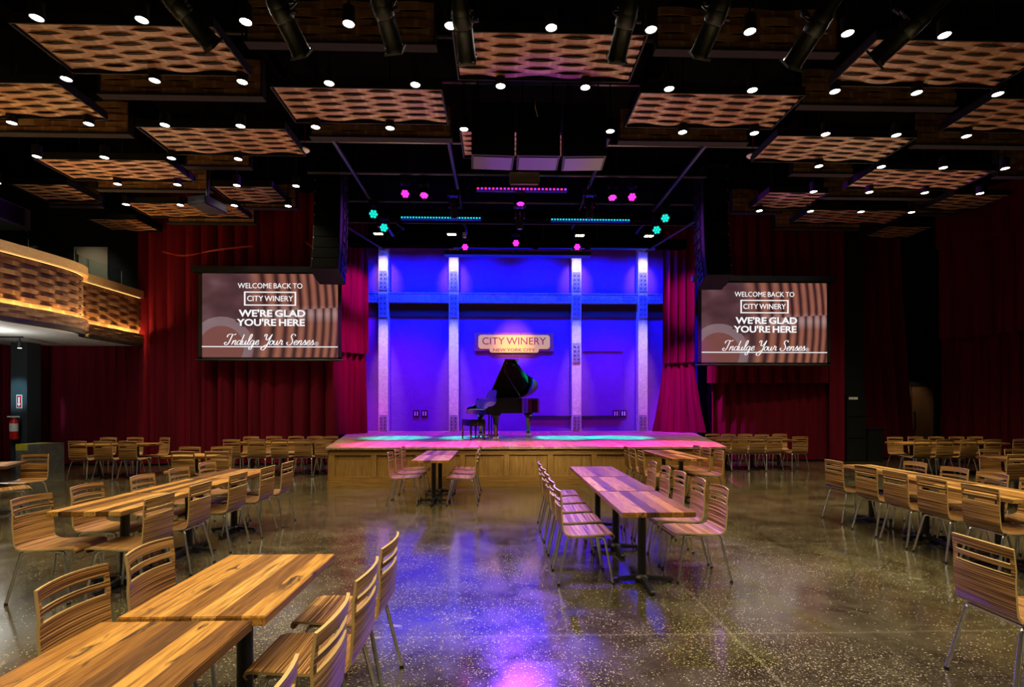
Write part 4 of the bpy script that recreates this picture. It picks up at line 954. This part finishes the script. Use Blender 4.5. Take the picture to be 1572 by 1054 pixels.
def screen(xc, y, zc, w, h, label):
    t = thing('projection_screen', label, 'projection screen', (xc, y, zc))
    rot = (pi / 2, 0, 0); f = -.012
    mb = MB(); mb.add([(-w / 2, 0, -h / 2), (w / 2, 0, -h / 2), (w / 2, 0, h / 2), (-w / 2, 0, h / 2), (-w / 2, .01, -h / 2), (w / 2, .01, -h / 2), (w / 2, .01, h / 2), (-w / 2, .01, h / 2)],
                      [(0, 1, 2, 3), (7, 6, 5, 4), (0, 4, 5, 1), (1, 5, 6, 2), (2, 6, 7, 3), (3, 7, 4, 0)], [[(0, 0), (1, 0), (1, 1), (0, 1)]] + [[(0, 0)] * 4] * 5)
    pic = mb.build('projected_picture', M['screen'], t)
    b = MB(); b.span((-w / 2 - .10, -.004, -h / 2 - .06), (-w / 2, .012, h / 2 + .03)); b.span((w / 2, -.004, -h / 2 - .06), (w / 2 + .10, .012, h / 2 + .03)); b.span((-w / 2 - .1, -.004, -h / 2 - .06), (w / 2 + .1, .012, -h / 2)); b.span((-w / 2 - .1, -.004, h / 2), (w / 2 + .1, .012, h / 2 + .04))
    b.build('black_border', M['screen_edge'], t)
    MB().span((-w / 2 - .26, -.06, h / 2 + .03), (w / 2 + .20, .1, h / 2 + .19)).build('roller_housing', M['black_semi'], t)
    MB().tube([(-w / 2 - .16, .0, -h / 2 - .075), (w / 2 + .16, .0, -h / 2 - .075)], .028, 8).build('bottom_bar', M['black'], t)
    for s in (-1, 1): MB().tube([(s * w * .4, .02, h / 2 + .18), (s * w * .4, .02, 7.69 - zc)], .012, 6).build('hanger', M['black'], t)
    tz = lambda v: (420 + 128 * 0 - v)
    py = lambda v: h / 2 - (v - 420) / 128 * h
    px = lambda u: (u - 414) / 206 * w
    T = M['text_white']
    lettering('welcome_lettering', 'WELCOME BACK TO', w * .475, h * .062, T, pic, (px(414), f, py(438.5)), rot, .003, .0)
    lettering('shop_name_lettering', 'CITY WINERY', w * .338, h * .066, T, pic, (px(414), f, py(458)), rot, .003, .004)
    lettering('glad_lettering', "WE'RE GLAD", w * .49, h * .088, T, pic, (px(417), f, py(480.5)), rot, .003, .026)
    lettering('here_lettering', "YOU'RE HERE", w * .50, h * .088, T, pic, (px(415), f, py(494.5)), rot, .003, .026)
    script_text('slogan_lettering', w * .67, T, pic, (px(413), f, py(529)), rot)
    fr = MB(); a, bb, c, d = px(374.5), px(453.5), py(469), py(447.5); tk = .03
    fr.span((a, f - .003, c), (bb, f, c + tk)); fr.span((a, f - .003, d - tk), (bb, f, d)); fr.span((a, f - .003, c), (a + tk * 1.3, f, d)); fr.span((bb - tk * 1.3, f - .003, c), (bb, f, d)); fr.build('name_frame', T, pic)
    MB().span((-w / 2, f - .003, py(532.6)), (w / 2, f, py(531.2))).build('underline', T, pic)
    lettering('registered_mark', 'R', .03, .04, T, pic, (px(484.5), f, py(527)), rot, .003)
    MB().tube([(px(484.5) + .045 * cos(a), f, py(527) + .045 * sin(a)) for a in [2 * pi * k / 14 for k in range(14)]], .004, 4, True).build('mark_ring', T, pic)
screen(-6.16, 12.36, 4.04, 3.60, 2.24, 'projection screen with welcome message on the curtain beside the balcony')
screen(7.45, 12.66, 3.96, 3.58, 2.24, 'projection screen with welcome message on the curtain near the double doors')

# shop sign on the stage wall
sg = thing('shop_sign', 'cream wall sign reading CITY WINERY NEW YORK CITY above the piano', 'sign', (.47, 15.04, 3.72))
def rrect(w, h, r, n=4, cx=0, cy=0):
    o = []
    for sx, sy, a0 in ((1, -1, -90), (1, 1, 0), (-1, 1, 90), (-1, -1, 180)):
        for k in range(n + 1): a = R(a0 + 90 * k / n); o.append((cx + sx * (w / 2 - r) + r * cos(a), cy + sy * (h / 2 - r) + r * sin(a)))
    return o
RX = Matrix.Rotation(pi / 2, 4, 'X')
MB().prism(rrect(2.62, .60, .03), .0, .05, RX).build('backing', M['sign_edge'], sg)
MB().prism(rrect(2.36, .46, .10), .05, .065, RX).prism(rrect(1.62, .18, .07, 4, 0, -.26), .03, .07, RX).build('cream_field', M['sign_cream'], sg)
lettering('name_lettering', 'CITY WINERY', 2.10, .235, M['sign_red'], sg, (0, -.07, .03), (pi / 2, 0, 0), .004, .004)
lettering('city_lettering', 'NEW YORK CITY', 1.38, .10, M['sign_red'], sg, (0, -.075, -.265), (pi / 2, 0, 0), .004, .012)

# ------------------------------------------------------------------ loudspeakers
def line_array(x, y, ztop, rz, s, label):
    t = thing('line_array', label, 'loudspeaker', (x, y, ztop), rz)
    ang = 0; p = Vector((0, 0, 0)); n = 10
    MB().span((-.29, -.2, .0), (.29, .4, .05)).build('flying_frame', M['black'], t)
    for sx in (-.2, .2): MB().tube([(sx, .05, .04), (sx, .05, 7.69 - ztop)], .012, 6).build('chain', M['black'], t)
    for k in range(n):
        ang = R((0, 0, 1, 2, 3, 5, 7, 10, 14, 18)[k]); h = .262
        m = Matrix.Translation(p) @ Matrix.Rotation(-ang, 4, 'X')
        w, dp = .29, .55
        mb = MB(); vs = [m @ Vector(q) for q in ((-w, -.16, 0), (w, -.16, 0), (w, dp, -.03), (-w, dp, -.03), (-w, -.16, -h), (w, -.16, -h), (w, dp, -h + .03), (-w, dp, -h + .03))]
        mb.add(vs, [(0, 3, 2, 1), (4, 5, 6, 7), (0, 1, 5, 4), (1, 2, 6, 5), (2, 3, 7, 6), (3, 0, 4, 7)])
        cab = mb.build('cabinet', M['black_matt'], t)
        MB().box(None, (w * 1.92, .02, h * .9), mtx=m @ Matrix.Translation((0, -.168, -h / 2))).build('grille', M['grille'], cab)
        for sx in (-1, 1):
            hd = MB(); 
            for a, b in (((.05, -.06), (.36, -.06)), ((.05, -.23), (.36, -.23)), ((.05, -.06), (.05, -.23)), ((.36, -.06), (.36, -.23))):
                c = ((a[0] + b[0]) / 2, (a[1] + b[1]) / 2); hd.box(None, (.03, abs(b[0] - a[0]) + .025, abs(b[1] - a[1]) + .025), mtx=m @ Matrix.Translation((sx * (w + .008), c[0], c[1])))
            hd.build('side_handle', M['black_semi'], cab)
        MB().box(None, (.012, .01, .012), mtx=m @ Matrix.Translation((-s * (w - .02), -.18, -.03))).build('rigging_pin', M['white'], cab)
        p = p + Matrix.Rotation(-ang, 3, 'X') @ Vector((0, 0, -h - .004))
line_array(-3.84, 10.35, 7.18, R(3), 1, 'tall black curved line array hanging at the balcony side of the stage')
line_array(5.03, 10.62, 7.18, R(-3), -1, 'tall black curved line array hanging at the door side of the stage')
for k, (x0, nm) in enumerate(((-.11, 'first from the balcony'), (.62, 'centre one with dangling wires'), (1.36, 'third from the balcony'))):
    t = thing('hanging_speaker', f'black box loudspeaker in the ceiling cluster, {nm}', 'loudspeaker', (x0, 7.28, 5.62), R((3, 0, -3)[k]), 'hanging speaker cluster')
    MB().span((-.345, -.02, 0), (.345, .5, .84)).build('cabinet', M['black_matt'], t); MB().span((-.33, -.04, .02), (.33, -.02, .82)).build('grille', M['grille'], t)
    b = MB(); b.span((-.31, .03, -.012), (.31, .47, 0)); b.build('lit_underside', M['speaker_lit_tone'], t)  # paler slab whose tint carries the purple light from below
    for sx in (-.25, .25): MB().tube([(sx, .25, .84), (sx, .25, 2.07)], .012, 6).build('rigging', M['black'], t)
    if k == 1:
        for q in range(3): MB().tube(crom([(-.1 + q * .05, -.03, .86), (-.12 + q * .06, -.08, .74), (-.05 + q * .03, -.06, .60)], 4), .008, 5).build('loose_cable', M['white' if q == 1 else 'black'], t)
for x in (-3.84, 5.03): light('array_side_glow', 'SPOT', (.6, 10.9, 5.2), 2600, (.45, .05, 1), (x, 10.4, 5.7), .1, 20, 1)
light('cluster_underglow', 'SPOT', (.6, 9.4, .95), 900, (.32, .02, 1), (.6, 7.5, 5.6), .1, 22, .6)  # added unseen spot, standing in for bounce off the stage

# ------------------------------------------------------------------ ceiling pipes and rigging
def pipe(a, b, r, label, m='pipe', clamps=0):
    o = MB().tube([a, b], r, 8).build('rigging_pipe', M[m], None, 40)
    for k in (.12, .88):
        p = Vector(a).lerp(Vector(b), k); MB().tube([p, (p.x, p.y, 7.695)], .010, 6).build('hanger_rod', M['black'], o)
    return tag(o, label, 'pipe')
pipe((-10.5, 4.55, 5.95), (11.0, 4.55, 5.95), .035, 'black lighting pipe along the photo top carrying the spotlights', 'black')
for x, y0, y1, lb in ((-3.17, 8.35, 13.6, 'first from the balcony'), (-.98, 8.35, 13.4, 'second from the balcony'), (2.05, 8.5, 12.9, 'third from the balcony'), (3.98, 8.35, 13.2, 'fourth from the balcony')):
    pipe((x, y0, 6.66), (x, y1, 6.66), .038, f'grey rigging pipe running towards the stage wall, {lb}')
for y, z, x0, x1, lb in ((6.9, 7.2, -4.5, 5.2, 'behind the second lamp row'), (7.72, 7.1, -1.0, 3.4, 'just above the speaker cluster'), (8.9, 6.75, -4.6, 5.2, 'below the speaker cluster'), (10.05, 6.72, -4.2, 4.6, 'crossing above the pink light bar'),
                         (11.5, 6.75, -4.4, 5.4, 'behind the pink light bar'), (12.9, 6.78, -4.6, 5.6, 'carrying the blue battens')):
    pipe((x0, y, z), (x1, y, z), .03, f'dark cross pipe {lb}')
for x0, x1, lb in ((-4.3, -3.3, 'balcony'), (5.05, 4.2, 'door')):
    pipe((x0, 11.0, 6.3), (x1, 13.0, 6.05), .03, f'short slanting pipe behind the {lb}-side line array')
for y, z, lb in ((11.0, 6.42, 'above the pink lamps'), (12.3, 6.2, 'behind the aqua light bars')):
    o = MB().span((-4.6, y + .7, z), (5.4, y + 1.0, z + .22)).build('steel_girder', M['deck'], None); tag(o, f'dark steel girder crossing the stage ceiling {lb}', 'girder')

# theatre spotlights on the pipe
def spotlight(px, d, label, tilt=None):
    x, z = px
    t = thing('theatre_spotlight', label, 'stage light', (x, 4.55, z), 0, 'theatre spotlights along the ceiling pipe')
    t.rotation_mode = 'XYZ'; aim(t, d)
    Y = Matrix.Rotation(-pi / 2, 4, 'X')
    MB().lathe([(.0, -.30), (.055, -.29), (.075, -.25), (.08, -.08), (.10, -.05), (.10, .02)], seg=12, mtx=Y).build('lamp_housing', M['black_semi'], t, 40)
    MB().lathe([(.095, .0), (.105, .02), (.105, .12), (.085, .15)], seg=12, mtx=Y).build('shutter_ring', M['black_semi'], t, 40)
    bl = MB().lathe([(.098, .14), (.100, .40), (.108, .41), (.108, .43), (.098, .43)], seg=10, mtx=Y).build('barrel', M['black_semi'], t, 40)
    g = MB(); 
    for a, b in (((-.1, -.1), (.1, -.085)), ((-.1, .085), (.1, .1)), ((-.1, -.1), (-.085, .1)), ((.085, -.1), (.1, .1))): g.span((a[0], .43, a[1]), (b[0], .45, b[1]))
    g.build('gel_frame', M['black'], bl)
    y = MB(); 
    for s in (-1, 1): y.tube(bend([(s * .112, .05, 0), (s * .115, .05, .16), (0, .05, .20)], .03), .010, 6)
    y.build('yoke', M['black'], t); MB().lathe([(.028, .0), (.028, .06), (.034, .06), (.034, .10)], (0, .05, .20), 10).build('pipe_clamp', M['black'], t)
    MB().lathe([(.022, .0), (.022, .05)], seg=8, mtx=Matrix.Translation((.112, .08, 0)) @ Matrix.Rotation(pi / 2, 4, 'Y')).build('focus_knob', M['black'], t)
    MB().tube(crom([(.02, -.29, .02), (.05, -.40, .08), (.0, -.38, .22)], 4), .008, 5).build('power_cable', M['black'], t)
    light('spotlight_beam', 'SPOT', (0, .50, 0), 480, (1, .86, .62), (0, 2, 0), .05, 24, .9, t)
    MB().span((.03, -.40, .05), (.06, -.33, .08)).build('cable_tag', M['blue_tape'], t)
def px2(u, v, y):
    dx = (u - 786) / FPX; dz = (622 - v) / FPX; c, s_ = cos(YAW), sin(YAW)
    k = y / (c - s_ * dx); return (k * (c * dx + s_), HGT + k * dz)
for k, (u, v, u2, v2) in enumerate(((305, 45, 330, 78), (450, 40, 464, 88), (594, 35, 606, 80), (717, 50, 717, 95), (948, 48, 946, 98), (1090, 50, 1072, 92), (1232, 55, 1212, 108), (1375, 70, 1335, 104))):
    fx, fz = px2(u2, v2 - 4, 4.86); d = Vector((.3 - fx * (1.25 if k in (0, 7) else .75), 6.0, -4.2 + random.uniform(-.5, .5))).normalized()
    x, z = fx - d.x * .45, fz - d.z * .45
    spotlight((x, z), d, f'black theatre spotlight on the ceiling pipe, {ORD[k]} from the balcony')

# ------------------------------------------------------------------ LED fixtures over the stage
def led_bar(xc, y, z, L, mats, n, label, box=.09):
    t = thing('led_bar', label, 'stage light', (xc, y, z))
    MB().span((-L / 2, -.03, 0), (L / 2, .09, box)).build('housing', M['black'], t)
    for j, m in enumerate(mats):
        mb = MB()
        for k in range(j, n, len(mats)): mb.box((-L / 2 + (k + .5) * L / n, -.035, .03), (L / n * .55, .02, .035))
        tag(mb.build('led_row', M[m], t), kind='stuff')
    for s in (-.4, .4): MB().tube([(L * s, .03, box), (L * s, .03, 7.695 - z)], .010, 6).build('bracket', M['black'], t)
def at_px(u, v, y): return px2(u, v, y)
x, z = at_px(801, 293, 10.0); led_bar(x, 10.0, z, 2.0, ['red_led', 'violet_led'], 24, 'pink and violet light bar hanging above the stage centre')
x, z = at_px(677, 336.5, 11.4); led_bar(x, 11.4, z, 2.0, ['cyan_led', 'aqua_led'], 28, 'aqua light bar over the piano bench side of the stage', .2)
x, z = at_px(906, 340, 11.4); led_bar(x, 11.4, z, 2.0, ['cyan_led', 'aqua_led'], 28, 'aqua light bar over the piano tail side of the stage', .2)
x, z = at_px(757, 380.5, 13.2); led_bar(x, 13.2, z, 2.3, ['blue_led'], 30, 'blue light bar above the stage wall, first from the balcony')
x, z = at_px(862, 381, 13.2); led_bar(x, 13.2, z, 1.35, ['blue_led'], 22, 'blue light bar above the stage wall, middle one')
x, z = at_px(956, 382.5, 13.2); led_bar(x, 13.2, z, 1.9, ['blue_led'], 28, 'blue light bar above the stage wall, third from the balcony')
x, z = at_px(795, 384, 13.0); o = thing('batten_tray', 'long black tray under the blue light bars', 'tray', (x, 13.0, z - .13)); MB().span((-2.1, 0, 0), (2.1, .3, .06)).build('tray', M['black_semi'], o); MB().span((-2.1, -.02, .05), (2.1, 0, .11)).build('front_lip', M['black'], o)
for q in (-1.6, 1.6): MB().tube([(q, .15, .05), (q, .15, 7.695 - o.location.z)], .012, 6).build('drop_rod', M['black'], o)
def par(u, v, y, m, d, label, moving=False, r=.10, grp=None):
    x, z = at_px(u, v, y); t = thing('led_spotlight', label, 'stage light', (x, y, z), 0, grp)
    b = bpy.data.objects.new('head', None)
    Y = Vector(d).normalized().to_track_quat('Y', 'Z').to_matrix().to_4x4() @ Matrix.Rotation(-pi / 2, 4, 'X')
    hd = MB().lathe([(.04, -.20), (.085, -.17), (r, -.08), (r, .02), (r - .012, .02), (r - .014, .0)], seg=16, mtx=Y).build('head', M['black'], t, 40)
    lm = MB()
    for a, k in [(0, 0)] + [(1, k) for k in range(6)]:
        c = (a * r * .58 * cos(k * pi / 3), a * r * .58 * sin(k * pi / 3), 0)
        lm.lathe([(r * .27, .0), (r * .27, .015), (r * .15, .022)], seg=8, mtx=Y @ Matrix.Translation(c))
    MB().lathe([(r * .9, -.006), (r * .9, .002)], seg=14, mtx=Y).build('lens_plate', M['black'], hd)
    lm.build('led_cluster', M[m], hd)
    yk = MB()
    for s in (-1, 1): yk.tube(bend([(s * (r + .012), 0, 0), (s * (r + .02), 0, .17), (0, 0, .20)], .03), .012, 6)
    yk.build('yoke', M['black'], t)
    MB().span((-.10, -.08, .20), (.10, .08, .33 if moving else .26)).build('base', M['black'], t); MB().tube([(0, 0, .25), (0, 0, 7.695 - z)], .012, 6).build('drop_rod', M['black'], t)
DN = (.0, -.75, -.6)
par(622, 297, 10.1, 'magenta', DN, 'magenta spotlight over the stage, first from the balcony', grp='magenta spotlights'); par(651, 299, 10.1, 'magenta', (0, -.4, -.9), 'magenta spotlight over the stage, second from the balcony', grp='magenta spotlights')
par(940, 303, 10.1, 'magenta', (0, -.4, -.9), 'magenta spotlight over the stage, first beyond the centre pipe', grp='magenta spotlights'); par(970, 302.5, 10.1, 'magenta', DN, 'magenta spotlight over the stage, outermost on the door side', grp='magenta spotlights')
par(799, 312, 10.3, 'magenta', (0, -.2, -1), 'magenta moving head hanging below the pink light bar', True)
par(714, 379, 12.8, 'magenta', (0, -.9, -.4), 'round magenta spotlight before the blue wall, above the balcony-side columns'); par(792, 373, 12.6, 'magenta', (0, -.9, -.4), 'round magenta spotlight before the blue wall, above the sign'); par(886, 379, 12.8, 'magenta', (0, -.9, -.4), 'round magenta spotlight before the blue wall, above the third column')
par(573, 328, 11.2, 'cyan_led', (.3, -.8, -.5), 'aqua moving head beside the line array on the balcony side, upper one', True, .12); par(589, 349, 11.4, 'cyan_led', (.4, -.75, -.5), 'aqua moving head beside the line array on the balcony side, lower one', True, .12)
par(1021, 335, 11.3, 'cyan_led', (-.4, -.75, -.5), 'aqua moving head beside the line array on the door side, upper one', True, .12); par(1008, 353, 11.5, 'cyan_led', (-.4, -.75, -.5), 'aqua moving head beside the line array on the door side, lower one', True, .12)
for k, x in enumerate(COLX):
    t = thing('flood_light', f'small white floodlight above the {ORD[k]} riveted column from the balcony', 'stage light', (x, 14.2, 6.95), 0, 'white floodlights above the columns')
    MB().span((-.16, -.1, 0), (.16, .1, .09)).build('housing', M['black_semi'], t); MB().span((-.13, -.08, -.012), (.13, .08, -.002)).build('lens', M['flood'], t)
    MB().tube([(0, 0, .08), (0, 0, .73)], .014, 6).build('bracket', M['black'], t)
for u, v, y, lb in ((697, 305, 10.2, 'balcony-side half of the stage'), (905, 305, 10.2, 'door-side half of the stage'), (798, 322, 10.6, 'stage centre under the pink bar')):
    x, z = at_px(u, v, y); t = thing('moving_spotlight', f'dark moving spotlight hanging straight down over the {lb}', 'stage light', (x, y, z))
    MB().lathe([(.06, -.45), (.075, -.40), (.085, -.1), (.075, .0)], seg=12).build('head', M['black_semi'], t, 40); MB().span((-.14, -.08, .05), (.14, .08, .18)).build('base', M['black'], t)
    for s in (-1, 1): MB().span((s * .105 - .015, -.04, -.2), (s * .105 + .015, .04, .06)).build('yoke_arm', M['black'], t)
    MB().tube([(0, 0, .15), (0, 0, 7.695 - z)], .012, 6).build('drop_rod', M['black'], t)
x, z = at_px(805, 274, 9.9); t = thing('ceiling_vent', 'grey framed ventilation grille hanging above the pink light bar', 'vent', (x, 9.9, z))
g = MB()
for a, b in (((-.33, -.13), (.33, -.105)), ((-.33, .105), (.33, .13)), ((-.33, -.13), (-.30, .13)), ((.30, -.13), (.33, .13))): g.span((a[0], -.03, a[1]), (b[0], .0, b[1]))
g.build('frame', M['vent_grey'], t); g = MB()
for k in range(9): g.span((-.30, -.015, -.10 + k * .0235), (.30, -.005, -.088 + k * .0235))
g.span((-.3, -.004, -.11), (.3, .2, .11)); g.build('louvre', M['vent_grey'], t)
for s in (-.25, .25): MB().tube([(s, .1, .1), (s, .1, 7.69 - z)], .01, 6).build('hanger', M['black'], t)
for u, v, y, lb in ((466, 230, 8.6, 'balcony'), (1154, 240, 8.7, 'door')):
    x, z = at_px(u, v, y); t = thing('smoke_detector', f'white round detector hanging from a red cable on the {lb} side', 'smoke detector', (x, y, z))
    MB().lathe([(.03, -.03), (.08, -.025), (.105, .0), (.10, .025), (.05, .035)], seg=18).build('body', M['white'], t, 40); MB().lathe([(.06, .03), (.06, .09)], seg=12).build('mount', M['black'], t)
    MB().tube(crom([(0, 0, .09), (.02, 0, .35), (-.01, 0, .7), (.0, 0, 7.69 - z)], 4), .008, 5).build('cable', M['cable_red'], t)
x, z = at_px(713, 361, 12.4); t = thing('security_camera', 'small white camera hanging under the pipe above the second column', 'camera', (x, 12.4, z))
MB().lathe([(.0, -.08), (.05, -.06), (.06, .0), (.055, .07)], seg=12).build('body', M['white'], t, 40); MB().tube([(0, 0, .06), (0, 0, 7.695 - z)], .012, 6).build('mount', M['black'], t)
x, z = at_px(872 - 390 + 222, 0, 5) if False else at_px(613, 347, 12.0); t = thing('black_dome_light', 'round black scoop light at the foot of the first pipe', 'stage light', (x, 12.0, z))
MB().lathe([(.0, .12), (.08, .1), (.15, .02), (.15, 0), (.14, 0)], seg=16, mtx=Matrix.Rotation(R(40), 4, 'Y')).build('dome', M['black_semi'], t, 40); MB().tube([(0, 0, .1), (0, 0, 7.695 - z)], .012, 6).build('bracket', M['black'], t)
# projector
x, z = at_px(318, 314, 9.6); t = thing('projector', 'dark projector hanging from the ceiling near the balcony-side screen', 'projector', (x, 9.6, z), R(-14))
q = MB(); q.span((-.22, -.3, -.09), (.22, .3, .09)); me = q.mesh('body', M['black_semi']); bm = bmesh.new(); bm.from_mesh(me); bmesh.ops.bevel(bm, geom=bm.edges[:], offset=.02, segments=2, affect='EDGES'); bm.to_mesh(me); bm.free(); obj('body', me, t)
MB().lathe([(.05, 0), (.05, .05)], seg=14, mtx=Matrix.Translation((.08, .30, 0)) @ Matrix.Rotation(-pi / 2, 4, 'X')).build('lens', M['galv'], t)
MB().span((-.15, -.304, -.03), (-.02, -.298, .03)).build('vent_slots', M['black'], t); MB().tube([(0, 0, .09), (0, 0, 7.695 - z)], .03, 8).build('ceiling_pole', M['black'], t); MB().span((-.1, -.1, .09), (.1, .1, .12)).build('mount_plate', M['black'], t)
for pts, lb in ((((-8.9, 12.2, 5.7), (-8.2, 12.0, 5.5), (-7.2, 11.8, 5.62), (-6.4, 11.9, 5.75)), 'under the woven panel above the balcony'), (((-4.9, 11.6, 5.75), (-4.5, 11.3, 5.5), (-4.2, 11.0, 5.55)), 'behind the balcony-side line array')):
    mb = MB()
    for k in range(2): mb.tube(crom([(a + .03 * k, b, c + .05 * k * sin(a * 3)) for a, b, c in pts], 6), .011, 5)
    tag(mb.build('cable', M['cable_red'], None), f'red cable run sagging {lb}', 'cable')

# ------------------------------------------------------------------ plan depths to true depths
done = set()
def deepen(o):
    if o.type == 'MESH' and o.data.name not in done:
        done.add(o.data.name)
        for v in o.data.vertices: v.co.y *= DEEP
    for c in o.children: deepen(c)
for o in [o for o in S.objects if o.parent is None and o.type in ('MESH', 'EMPTY')]:
    if abs(o.location.y) < 1e-6: deepen(o)
    else: o.location.y *= DEEP
